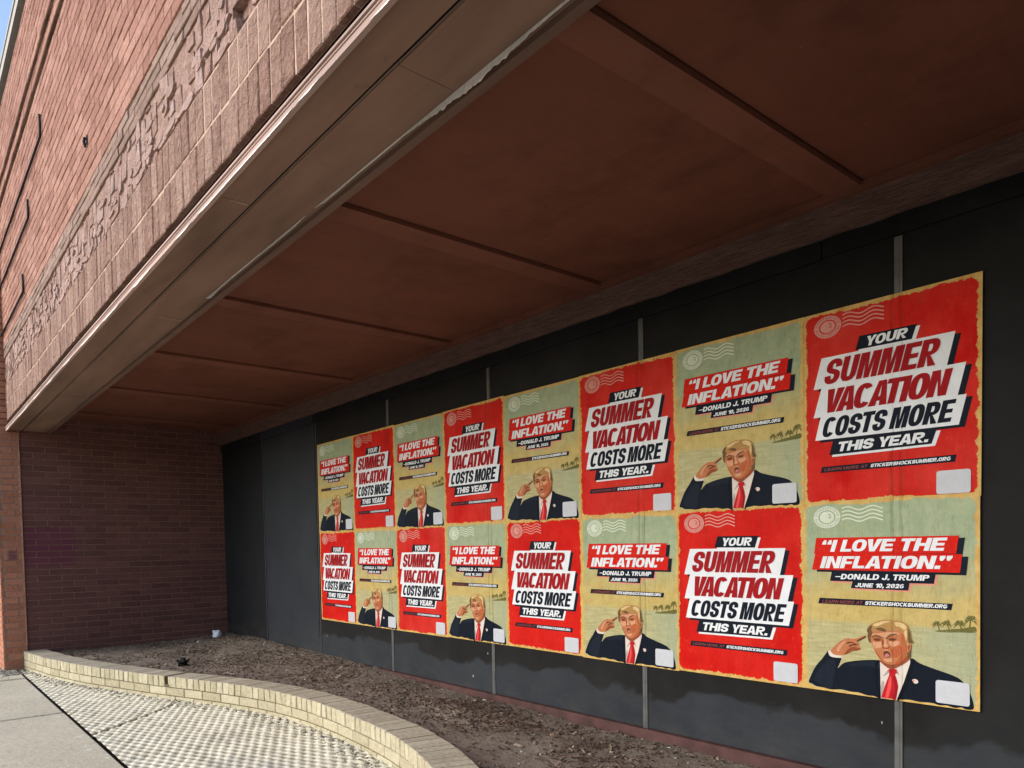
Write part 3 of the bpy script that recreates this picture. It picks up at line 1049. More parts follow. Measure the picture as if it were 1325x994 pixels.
PORTRAIT = [
 ('jacket',0,[(0.0292,0.0354),(0.0491,0.081),(0.0805,0.1296),(0.1166,0.1665),(0.1599,0.214),(0.1799,0.1949),(0.2393,0.1877),(0.2318,0.1542),(0.2181,0.1262),(0.2477,0.1516),(0.2757,0.1644),(0.3617,0.1814),(0.4713,0.1913),(0.5549,0.1766),(0.6479,0.2159),(0.6944,0.1964),(0.7768,0.1752),(0.8569,0.1573),(0.9106,0.1355),(0.9443,0.0957),(0.9654,0.0485),(0.9693,0.0101),(0.935,0.0028),(0.9109,0.0096),(0.8769,0.0033),(0.8374,0.0091),(0.7973,0.0058),(0.7566,0.0117),(0.6945,0.0085),(0.6416,0.0123),(0.5877,0.0065),(0.5327,0.0065),(0.4767,-0.0015),(0.4368,0.0065),(0.3963,0.0055),(0.3494,0.014),(0.3018,0.0124),(0.2411,0.0175),(0.1791,0.0103),(0.1286,0.0149),(0.0773,0.0175),(0.0514,0.0283)]),
 ('sleeve_shade',1,[(0.0646,0.0562),(0.1292,0.1415),(0.1673,0.171),(0.1985,0.1635),(0.207,0.1282),(0.1918,0.0698),(0.1791,0.0186),(0.1223,0.0225)]),
 ('jacket_light',1,[(0.2805,0.1557),(0.3616,0.1733),(0.4599,0.1824),(0.4678,0.1486),(0.3967,0.1566),(0.3141,0.1436)]),
 ('lapel_edge',1,[(0.6522,0.1991),(0.6628,0.1944),(0.6394,0.108),(0.5877,0.0084),(0.5724,0.0065),(0.6255,0.1065)]),
 ('lapel_edge',1,[(0.4724,0.1835),(0.4599,0.1676),(0.4586,0.0884),(0.4789,0.0017),(0.4676,0.0023),(0.4495,0.0874),(0.4474,0.1713)]),
 ('shirt',1,[(0.4747,0.1857),(0.4768,0.1101),(0.4789,-0.0002),(0.5327,0.0065),(0.5702,0.0063),(0.6094,0.0951),(0.6448,0.1927),(0.6437,0.2136),(0.6094,0.1962),(0.5637,0.1599),(0.5306,0.1528),(0.4938,0.1757)]),
 ('shirt_shade',2,[(0.4937,0.1148),(0.5217,0.149),(0.5284,0.137),(0.5038,0.1168)]),
 ('shirt_shade',2,[(0.5681,0.1565),(0.5845,0.1291),(0.5659,0.1349),(0.5593,0.1459)]),
 ('shirt_shade',2,[(0.479,0.061),(0.4926,0.092),(0.4993,0.0633),(0.4857,0.0125),(0.4789,0.0067)]),
 ('tie',3,[(0.5284,0.1252),(0.5615,0.1287),(0.5724,0.1007),(0.579,0.0675),(0.5724,0.0328),(0.5658,0.0057),(0.5327,0.0055),(0.4812,0.004),(0.4948,0.0431),(0.5083,0.079)]),
 ('tie',3,[(0.5228,0.1501),(0.5461,0.1563),(0.567,0.1544),(0.5746,0.1378),(0.5615,0.1287),(0.5284,0.1252)]),
 ('tie_shade',4,[(0.5549,0.1231),(0.5659,0.1),(0.5746,0.0641),(0.5658,0.0077),(0.5504,0.0057),(0.5593,0.0604),(0.5505,0.0983)]),
 ('tie_light',4,[(0.5284,0.1057),(0.5384,0.1165),(0.5394,0.0678),(0.5216,0.009),(0.506,0.009),(0.5172,0.0594)]),
 ('cuff',1,[(0.1599,0.2119),(0.175,0.2152),(0.1998,0.1966),(0.2417,0.1961),(0.2393,0.1836),(0.1799,0.1835),(0.1624,0.1976)]),
 ('pin',2,[(0.6554,0.1107),(0.6713,0.1171),(0.686,0.1111),(0.686,0.0997),(0.6692,0.095)]),
 ('pin_red',3,[(0.6586,0.1081),(0.6671,0.1129),(0.6671,0.1052),(0.6607,0.1026)]),
 ('hand',2,[(0.175,0.2152),(0.2,0.242),(0.2248,0.2624),(0.2567,0.2811),(0.2846,0.2893),(0.317,0.2875),(0.3336,0.2847),(0.3454,0.2755),(0.3548,0.2641),(0.3524,0.2539),(0.363,0.2387),(0.3382,0.2286),(0.3096,0.2243),(0.2904,0.2125),(0.2491,0.1978),(0.1998,0.1966)]),
 ('finger',3,[(0.317,0.2875),(0.3502,0.2959),(0.3831,0.3102),(0.3935,0.308),(0.3877,0.2976),(0.3619,0.2847),(0.3336,0.2756)]),
 ('finger_line',4,[(0.3443,0.2855),(0.3737,0.2996),(0.3935,0.308),(0.39,0.2988),(0.3619,0.2837),(0.3383,0.275)]),
 ('hand_shade',3,[(0.2856,0.2324),(0.3168,0.2471),(0.3406,0.2449),(0.363,0.2387),(0.3382,0.2286),(0.3096,0.2243),(0.2904,0.2125),(0.2589,0.2017)]),
 ('hand_line',4,[(0.2761,0.2663),(0.305,0.2725),(0.3312,0.2644),(0.3501,0.2638),(0.3312,0.2583),(0.305,0.2664),(0.2785,0.2603)]),
 ('hand_line',4,[(0.2905,0.2511),(0.3169,0.2612),(0.3406,0.253),(0.3169,0.2542),(0.2953,0.2454)]),
 ('hand_light',3,[(0.2123,0.2265),(0.2371,0.2572),(0.2664,0.2737),(0.2688,0.2657),(0.2468,0.2477),(0.2271,0.2174)]),
 ('neck',4,[(0.4696,0.1935),(0.5033,0.1814),(0.5473,0.1727),(0.5954,0.1942),(0.6286,0.2268),(0.6464,0.2199),(0.6389,0.2075),(0.6144,0.1867),(0.5859,0.1712),(0.557,0.1565),(0.5298,0.1538),(0.5033,0.1663),(0.4786,0.1826)]),
 ('back_hair',5,[(0.6418,0.2742),(0.653,0.2793),(0.6502,0.2455),(0.6493,0.2219),(0.6352,0.2147),(0.6286,0.2352)]),
 ('face',6,[(0.4247,0.3182),(0.4388,0.3366),(0.5035,0.3429),(0.5764,0.3476),(0.6121,0.3309),(0.622,0.2895),(0.6277,0.252),(0.6173,0.2174),(0.5906,0.1904),(0.5522,0.1753),(0.5181,0.1768),(0.4865,0.1876),(0.4617,0.2123),(0.4427,0.2411),(0.4296,0.2706),(0.4216,0.2962)]),
 ('face_light',7,[(0.4338,0.321),(0.4887,0.3303),(0.5474,0.3385),(0.5859,0.3334),(0.5715,0.3239),(0.5377,0.3233),(0.5108,0.3069),(0.4837,0.3145),(0.4539,0.3193),(0.4337,0.3123)]),
 ('face_light',7,[(0.4337,0.2818),(0.4588,0.2798),(0.4867,0.287),(0.4906,0.2709),(0.4836,0.2574),(0.4587,0.2502),(0.4417,0.2541)]),
 ('face_light',7,[(0.526,0.2887),(0.5571,0.2897),(0.5763,0.2967),(0.5859,0.2846),(0.5667,0.2683),(0.5425,0.2664)]),
 ('face_shade',7,[(0.5955,0.3256),(0.6107,0.3266),(0.6211,0.2886),(0.6267,0.2519),(0.6163,0.2181),(0.5906,0.1912),(0.5522,0.1761),(0.5763,0.201),(0.6002,0.2328),(0.605,0.2713)]),
 ('face_shade',7,[(0.4387,0.2452),(0.4587,0.2294),(0.4796,0.2052),(0.4984,0.1896),(0.4865,0.1876),(0.4617,0.2123),(0.4447,0.2378)]),
 ('face_shade',7,[(0.5357,0.2573),(0.557,0.2462),(0.5715,0.2303),(0.557,0.212),(0.5425,0.2279)]),
 ('cheek_red',8,[(0.5522,0.2629),(0.5859,0.274),(0.6002,0.2624),(0.5859,0.2231),(0.5618,0.2125),(0.5628,0.2381)]),
 ('ear',8,[(0.6277,0.2731),(0.6361,0.2847),(0.6474,0.2872),(0.652,0.2775),(0.6474,0.2595),(0.6389,0.247),(0.6277,0.2453)]),
 ('ear_shade',9,[(0.6342,0.2736),(0.6418,0.2784),(0.6436,0.2676),(0.6371,0.2553)]),
 ('hair',8,[(0.3993,0.3375),(0.4126,0.3611),(0.4419,0.3793),(0.4868,0.3949),(0.5358,0.3993),(0.5859,0.3953),(0.6201,0.3846),(0.6389,0.3655),(0.6474,0.3426),(0.652,0.3152),(0.6637,0.2951),(0.6586,0.2864),(0.6474,0.288),(0.6361,0.2855),(0.6239,0.2913),(0.6173,0.3144),(0.6144,0.3311),(0.6002,0.342),(0.5764,0.3463),(0.5474,0.3513),(0.5035,0.3356),(0.4669,0.341),(0.4418,0.3315),(0.4307,0.3177),(0.4216,0.2997),(0.4236,0.2754),(0.4114,0.2806),(0.4033,0.308),(0.4054,0.3248)]),
 ('hair_dark',9,[(0.4003,0.3367),(0.4136,0.3568),(0.4318,0.364),(0.4267,0.3401),(0.4338,0.3284),(0.4216,0.3023),(0.4226,0.277),(0.4114,0.2823),(0.4043,0.3081),(0.4054,0.3248)]),
 ('hair_dark',9,[(0.6333,0.3618),(0.6455,0.3416),(0.6502,0.3143),(0.6623,0.2942),(0.6474,0.2897),(0.6361,0.2948),(0.6324,0.3281)]),
 ('hair_dark',9,[(0.4539,0.3506),(0.4838,0.3567),(0.5133,0.3457),(0.5035,0.3365),(0.4669,0.3419)]),
 ('hair_light',10,[(0.56,0.3836),(0.5859,0.3876),(0.6144,0.3792),(0.6286,0.364),(0.6144,0.3522),(0.5955,0.362),(0.5716,0.3681)]),
 ('hair_light',10,[(0.4389,0.3687),(0.4888,0.3872),(0.5378,0.3908),(0.5036,0.3795),(0.4589,0.3613)]),
 ('hair_light',10,[(0.6126,0.3428),(0.6286,0.3548),(0.6305,0.328),(0.6239,0.3023),(0.6163,0.3228)]),
 ('brow',9,[(0.4307,0.3073),(0.4418,0.315),(0.4588,0.3171),(0.4847,0.3085),(0.4887,0.301),(0.4738,0.3042),(0.4538,0.3106),(0.4337,0.3031)]),
 ('brow',9,[(0.5113,0.3061),(0.5241,0.3181),(0.5426,0.3271),(0.5715,0.3324),(0.5735,0.3275),(0.5474,0.3206),(0.5299,0.3117),(0.5162,0.3004)]),
 ('lid',9,[(0.4388,0.2974),(0.4588,0.3049),(0.4837,0.298),(0.4748,0.2879),(0.4498,0.2869)]),
 ('lid',9,[(0.524,0.301),(0.5474,0.3095),(0.5715,0.3061),(0.56,0.2959),(0.5348,0.294)]),
 ('eye',10,[(0.4418,0.2933),(0.4588,0.2975),(0.4797,0.2952),(0.4708,0.2911),(0.4518,0.2897)]),
 ('eye',10,[(0.528,0.2987),(0.5474,0.3035),(0.5677,0.3024),(0.5571,0.2982),(0.5377,0.2964)]),
 ('nose_light',9,[(0.4995,0.2996),(0.5113,0.3026),(0.5162,0.2772),(0.524,0.2675),(0.5132,0.2615),(0.4975,0.2628),(0.5015,0.2804)]),
 ('nose_shade',10,[(0.4896,0.2605),(0.4975,0.2637),(0.5034,0.2573),(0.5132,0.2563),(0.524,0.2598),(0.5318,0.2655),(0.5308,0.2577),(0.5181,0.2524),(0.4995,0.2509)]),
 ('nose_shade',10,[(0.4867,0.2922),(0.4946,0.2971),(0.4975,0.2801),(0.4926,0.2642),(0.4886,0.2647)]),
 ('mouth',9,[(0.4975,0.2318),(0.5083,0.2413),(0.523,0.24),(0.5357,0.2273),(0.5308,0.2131),(0.5132,0.2073),(0.4994,0.2164)]),
 ('lip',10,[(0.5043,0.2194),(0.5132,0.228),(0.5259,0.2273),(0.5318,0.2192),(0.521,0.2114),(0.5093,0.2104)]),
 ('face_light',9,[(0.5014,0.2442),(0.5103,0.2484),(0.524,0.2469),(0.5211,0.2424),(0.5083,0.243)]),
 ('chin_light',8,[(0.4984,0.2),(0.5181,0.2034),(0.5473,0.2069),(0.5434,0.192),(0.523,0.1867),(0.5063,0.1895)]),
]
#palms [(0.7866, 0.3891), (0.8366, 0.3921), (0.9002, 0.3931), (0.9576, 0.4199), (0.7765, 0.3578), (0.9813, 0.364)]

# ================================================================== posters
PW, PH = 0.635, 0.7506

# ---- heavy sans lettering, drawn glyph by glyph (unit cap height)
def strip(path, s, t, closed=False):
    P = [Vector(p) for p in path]
    n = len(P)
    Ls, Rs = [], []
    for i, p in enumerate(P):
        a = P[(i - 1) % n] if closed or i else P[i]
        b = P[(i + 1) % n] if closed or i < n - 1 else P[i]
        d = (b - a).normalized()
        nn = Vector((-d.y, d.x))
        h = math.sqrt((nn.x * s / 2) ** 2 + (nn.y * t / 2) ** 2)
        Ls.append(p + nn * h); Rs.append(p - nn * h)
    out = []
    for i in range(n if closed else n - 1):
        m = (i + 1) % n
        out.append([Rs[i], Rs[m], Ls[m], Ls[i]])
    return out
def sup(w, s, t, a0, a1, n=30, e=2.6):
    pts = []
    rx, ry = w / 2 - s / 2, .5 - t / 2
    for k in range(n + 1):
        th = a0 + (a1 - a0) * k / n
        c, q = math.cos(th), math.sin(th)
        pts.append((w / 2 + rx * math.copysign(abs(c) ** (2 / e), c), .5 + ry * math.copysign(abs(q) ** (2 / e), q)))
    return pts
def tri(outer, *holes):
    loops = [[Vector((x, y, 0)) for x, y in l] for l in (outer, *holes)]
    flat = [p for l in loops for p in l]
    return [[Vector((flat[i].x, flat[i].y)) for i in f] for f in tessellate_polygon(loops)]
def nb(pts, w, s, t):
    return [(s / 2 + a * (w - s), t / 2 + b * (1 - t)) for a, b in pts]
def half(cx, y0, y1, rx, n=12, e=2.3):
    cy, ry = (y0 + y1) / 2, (y1 - y0) / 2
    out = []
    for k in range(n + 1):
        th = math.pi / 2 - math.pi * k / n
        c, q = math.cos(th), math.sin(th)
        out.append((cx + rx * abs(c) ** (2 / e), cy + ry * math.copysign(abs(q) ** (2 / e), q)))
    return out
WIDTH = dict(M=1.28, N=1.05, O=1.05, C=1.02, G=1.05, D=1.02, A=1.10, V=1.08, Y=1.06, K=1.06, E=.90, F=.86, L=.84, T=.95, J=.86, I=None, S=1.0, P=.98, R=1.03, U=1.02, H=1.04)
def glyph(ch, w0, s, t):
    w = (WIDTH.get(ch) or 1) * w0
    m = t * .92
    if ch == 'I': return s, [[Vector(p) for p in ((0, 0), (s, 0), (s, 1), (0, 1))]]
    if ch == 'E': return w, tri([(0, 0), (w, 0), (w, t), (s, t), (s, .5 - m / 2), (w * .93, .5 - m / 2), (w * .93, .5 + m / 2), (s, .5 + m / 2), (s, 1 - t), (w, 1 - t), (w, 1), (0, 1)])
    if ch == 'F': return w, tri([(0, 0), (s, 0), (s, .46 - m / 2), (w * .92, .46 - m / 2), (w * .92, .46 + m / 2), (s, .46 + m / 2), (s, 1 - t), (w, 1 - t), (w, 1), (0, 1)])
    if ch == 'L': return w, tri([(0, 0), (w, 0), (w, t), (s, t), (s, 1), (0, 1)])
    if ch == 'T': return w, tri([(0, 1 - t), (w / 2 - s / 2, 1 - t), (w / 2 - s / 2, 0), (w / 2 + s / 2, 0), (w / 2 + s / 2, 1 - t), (w, 1 - t), (w, 1), (0, 1)])
    if ch == 'H': return w, tri([(0, 0), (s, 0), (s, .5 - t / 2), (w - s, .5 - t / 2), (w - s, 0), (w, 0), (w, 1), (w - s, 1), (w - s, .5 + t / 2), (s, .5 + t / 2), (s, 1), (0, 1)])
    if ch == 'N': return w, tri([(0, 0), (s, 0), (s, .64), (w - s * 1.1, 0), (w, 0), (w, 1), (w - s, 1), (w - s, .36), (s * 1.1, 1), (0, 1)])
    if ch == 'M': return w, tri([(0, 0), (s * .92, 0), (s * .92, .72), (w / 2 - s * .42, 0), (w / 2 + s * .42, 0), (w - s * .92, .72), (w - s * .92, 0), (w, 0), (w, 1), (w - s * 1.35, 1), (w / 2, .36), (s * 1.35, 1), (0, 1)])
    if ch == 'A':
        b = .19; f = lambda y: s * 1.12 + (w / 2 - s * 1.12) * y / .86
        return w, tri([(0, 0), (s * 1.12, 0), (f(b), b), (w - f(b), b), (w - s * 1.12, 0), (w, 0), (w / 2 + s * .58, 1), (w / 2 - s * .58, 1)],
                      [(f(b + m), b + m), (w / 2 - .004, .80), (w / 2 + .004, .80), (w - f(b + m), b + m)])
    if ch == 'V': return w, tri([(0, 1), (w / 2 - s * .58, 0), (w / 2 + s * .58, 0), (w, 1), (w - s * 1.15, 1), (w / 2, .27), (s * 1.15, 1)])
    if ch == 'Y': return w, tri([(0, 1), (w / 2 - s / 2, .40), (w / 2 - s / 2, 0), (w / 2 + s / 2, 0), (w / 2 + s / 2, .40), (w, 1), (w - s * 1.15, 1), (w / 2, .60), (s * 1.15, 1)])
    if ch == 'K': return w, tri([(0, 0), (s, 0), (s, .30), (s + .10, .42), (w - s * 1.25, 0), (w, 0), (s + .27, .60), (w - .03, 1), (w - s * 1.3, 1), (s, .60), (s, 1), (0, 1)])
    if ch == 'D':
        return w, tri([(0, 0)] + [(0, 1)] + half(w * .42, 0, 1, w * .58), [(s, t)] + [(s, 1 - t)] + half(w * .42, t, 1 - t, w * .58 - s))
    if ch in 'PR':
        lo = .40
        outer = [(0, 0), (0, 1)] + half(w * .52, lo, 1, w * .46)
        if ch == 'R': outer += [(w * .60, lo - .01), (w * 1.0, 0), (w - s * 1.12, 0), (w * .40, lo - .02), (s, lo - .02), (s, 0)]
        else: outer += [(s, lo), (s, 0)]
        return w, tri(outer, [(s, lo + m * .9), (s, 1 - t)] + half(w * .52, lo + m * .9, 1 - t, w * .46 - s))
    if ch in 'O0':
        if ch == '0': w = .86 * w0
        return w, strip(sup(w, s, t, 0, 2 * math.pi * 39 / 40, 39), s, t, True)
    if ch in 'CG':
        q = strip(sup(w, s, t, R(38), R(322 if ch == 'C' else 338), 30), s, t)
        if ch == 'G': q += tri([(w * .54, .54), (w * .54, .54 - t * .9), (w - s * .98, .54 - t * .9), (w - s * .98, .22), (w, .22), (w, .54)])
        return w, q
    if ch == 'S':
        P = nb([(1.0, .70), (.95, .87), (.78, .97), (.5, 1), (.22, .97), (.05, .88), (0, .74), (.06, .61), (.25, .54), (.5, .5), (.75, .45), (.94, .38), (1, .26), (.95, .12), (.78, .03), (.5, 0), (.22, .03), (.05, .13), (0, .30)], w, s, t)
        return w, strip([(p.x, p.y) for p in catmull(P, 3)], s, t)
    if ch == 'U':
        P = nb([(0, 1), (0, .6), (0, .3), (.05, .14), (.2, .03), (.5, 0), (.8, .03), (.95, .14), (1, .3), (1, .6), (1, 1)], w, s, t)
        P[0] = (P[0][0], 1); P[-1] = (P[-1][0], 1)
        return w, strip(P, s, t)
    if ch == 'J':
        P = nb([(1, 1), (1, .6), (1, .3), (.94, .13), (.78, .03), (.5, 0), (.2, .04), (.05, .15), (0, .33)], w, s, t)
        P[0] = (P[0][0], 1)
        return w, strip(P, s, t)
    if ch == '1': return .5 * w0 + s * .5, tri([(.42 * w0, 0), (.42 * w0 + s, 0), (.42 * w0 + s, 1), (.42 * w0 + s * .35, 1), (.1 * w0, .80), (.1 * w0, .62), (.42 * w0, .72)])
    if ch == '2':
        w = .9 * w0
        P = nb([(0, .70), (.05, .87), (.22, .97), (.5, 1), (.78, .97), (.95, .87), (1, .72), (.9, .55), (.6, .36), (.25, .18)], w, s, t)
        return w, strip([(p.x, p.y) for p in catmull(P, 3)], s, t) + tri([(0, 0), (w, 0), (w, t), (.1, t), (0, t * .9)])
    if ch == '6':
        w = .9 * w0
        P = nb([(.95, .86), (.8, .97), (.5, 1), (.15, .93), (0, .65), (0, .35), (.12, .07), (.5, 0), (.88, .07), (1, .28), (.88, .50), (.55, .55), (.40, .52)], w, s, t)
        return w, strip([(p.x, p.y) for p in catmull(P, 3)], s * .82, t * .8)
    if ch == '.': return s * 1.05, [[Vector(p) for p in ((0, 0), (s * 1.05, 0), (s * 1.05, s * .95), (0, s * .95))]]
    if ch == ',': return s * 1.05, tri([(0, 0), (s * .1, -.2), (s * .5, -.2), (s * 1.05, 0), (s * 1.05, s * .95), (0, s * .95)])
    if ch == '—': return w0 * .95, [[Vector(p) for p in ((0, .40), (w0 * .95, .40), (w0 * .95, .55), (0, .55))]]
    if ch == '“':
        q = []
        for k in (0, s * 1.25): q += tri([(k, .62), (k + s, .62), (k + s * .95, .78), (k + s * .75, 1), (k + s * .25, 1), (k, .80)])
        return s * 2.25, q
    if ch == '”':
        q = []
        for k in (0, s * 1.25): q += tri([(k + s * .25, .62), (k + s * .7, .62), (k + s, .82), (k + s, 1), (k, 1), (k, .82)])
        return s * 2.25, q
    return .34 * w0, []
KERN = {'VA': -.13, 'AC': -.05, 'CA': -.04, 'AT': -.13, 'TI': -.01, 'LO': -.05, 'OV': -.06, 'VE': -.04, 'YO': -.08, 'YE': -.06, 'LA': -.01, 'FL': -.01, '.”': -.22, 'TR': -.02, 'AL': -.02, 'NA': -.04, 'EA': -.04, 'AR': -.03, 'TS': -.03, 'ST': -.03, 'LD': -.01}
def lettering(mb, text, u0, u1, v0, v1, y, w0=.78, s=.25, t=.21, gap=.07, shear=.30, space=.30, mi=0):
    """lay text in the box u0..u1 (at the baseline) x v0..v1 of a poster; the shear leans it right."""
    x = 0; qs = []; prev = ''
    for ch in text:
        if ch == ' ':
            x += space; prev = ''; continue
        w, q = glyph(ch, w0, s, t)
        x += KERN.get(prev + ch, 0)
        prev = ch
        qs += [[(p.x + x, p.y) for p in f] for f in q]
        x += w + gap
    W = x - gap
    hh = (v1 - v0) * PH
    sx = (u1 - u0) * PW / W
    for f in qs:
        pts = [(u0 * PW + px * sx + shear * py * hh, y, v0 * PH + py * hh) for px, py in f]
        a = sum((pts[i][0] * pts[(i + 1) % len(pts)][2] - pts[(i + 1) % len(pts)][0] * pts[i][2]) for i in range(len(pts)))
        mb.face(pts if a > 0 else pts[::-1], .5, mi)

# ---- printed inks
def seam_crease(t):
    """paper pressed into the panel joints behind it: a thin worn crease at each joint of the boards."""
    g = t.n('ShaderNodeNewGeometry').outputs['Position']
    gx, gy, gz = t.sep(g)
    wob = t.math('MULTIPLY', t.math('SUBTRACT', t.noise(t.mapping(g, (1, 1, 1)), 6, 3), .5), .012)
    d = t.math('PINGPONG', t.math('ADD', t.math('ADD', gx, wob), 1.247 + 1.2115 * 4), 1.2115 / 2)
    d2 = t.math('ABSOLUTE', t.math('SUBTRACT', d, .016))
    brk = t.ramp(t.noise(g, 9, 3), .38, .55)
    return t.math('MULTIPLY', t.ramp(d2, .0035, .001), brk), t.ramp(d2, .012, 0, 0, -.5)
def ink(name, col, wear=.35, wearcol=None, rough=.55):
    t = NT(name)
    co = t.coord()
    n1 = t.noise(co, 9, 5, .65)
    c = t.mix(t.ramp(n1, .3, .75), tuple(x * .88 for x in col), tuple(min(1, x * 1.08) for x in col))
    f = t.noise(co, 150, 4, .7)
    c = t.mix(t.ramp(f, .53, .70, 0, wear), c, wearcol or tuple(min(1, x * .6 + .06) for x in col))
    w = t.noise(t.mapping(co, (7, 1, 1.2)), 3, 4, .6)
    c_, h_ = seam_crease(t)
    c = t.mix(t.math('MULTIPLY', c_, .45), c, tuple(x * .35 for x in col))
    t.bump(t.math('ADD', t.math('ADD', w, t.math('MULTIPLY', f, .15)), h_), .5, .008)
    t.b.inputs['Specular IOR Level'].default_value = .05
    return t.out(c, rough)
I = {}
I['red'] = ink('red_ink', (.54, .012, .008), .35, (.62, .12, .06))
I['deepred'] = ink('deep_red_ink', (.30, .008, .012), .2)
I['white'] = ink('white_ink', (.68, .71, .75), .25, (.60, .61, .62))
I['panel'] = ink('pale_panel_ink', (.50, .52, .56), .3, (.40, .42, .46))
I['navy'] = ink('navy_ink', (.0075, .011, .020), .4, (.022, .028, .038))
I['pink'] = ink('pink_edge_ink', (.62, .24, .18), .3)
I['dullred'] = ink('dull_red_ink', (.20, .05, .05), .3)
I['stamp_red'] = ink('pale_red_stamp_ink', (.60, .27, .235), .5, (.55, .10, .08))
I['stamp_green'] = ink('pale_green_stamp_ink', (.58, .64, .52), .6, (.42, .48, .32))
I['stamp_mark'] = ink('stamp_detail_ink', (.22, .27, .26), .3)
I['stamp_mark_red'] = ink('stamp_detail_red_ink', (.36, .05, .045), .3)
I['palm'] = ink('olive_palm_ink', (.12, .115, .035), .5, (.35, .30, .13))
I['suit'] = ink('dark_suit_ink', (.0055, .009, .017), .4, (.016, .02, .032))
I['suit_l'] = ink('suit_light_ink', (.010, .015, .026), .4, (.02, .025, .036))
I['suit_d'] = ink('suit_dark_ink', (.003, .0045, .008), .2)
I['shirt'] = ink('shirt_ink', (.60, .54, .49), .3, (.6, .5, .42))
I['shirt_s'] = ink('shirt_shade_ink', (.36, .30, .28), .3)
I['tie'] = ink('tie_ink', (.42, .013, .018), .3)
I['tie_d'] = ink('tie_dark_ink', (.25, .008, .012), .3)
I['tie_l'] = ink('tie_light_ink', (.66, .07, .07), .3)
I['skin'] = ink('skin_ink', (.44, .165, .075), .75, (.27, .07, .025))
I['skin_l'] = ink('skin_light_ink', (.56, .29, .165), .75, (.40, .15, .065))
I['skin_d'] = ink('skin_dark_ink', (.26, .070, .030), .7, (.13, .03, .015))
I['skin_r'] = ink('skin_red_ink', (.38, .095, .036), .7, (.47, .18, .08))
I['line'] = ink('dark_line_ink', (.10, .040, .025), .2)
I['hair'] = ink('blond_hair_ink', (.37, .215, .075), .85, (.17, .085, .03))
I['hair_d'] = ink('hair_dark_ink', (.13, .070, .032), .7, (.27, .155, .065))
I['hair_l'] = ink('hair_light_ink', (.58, .43, .215), .7, (.36, .22, .09))
I['lip'] = ink('lip_ink', (.50, .17, .15), .3)

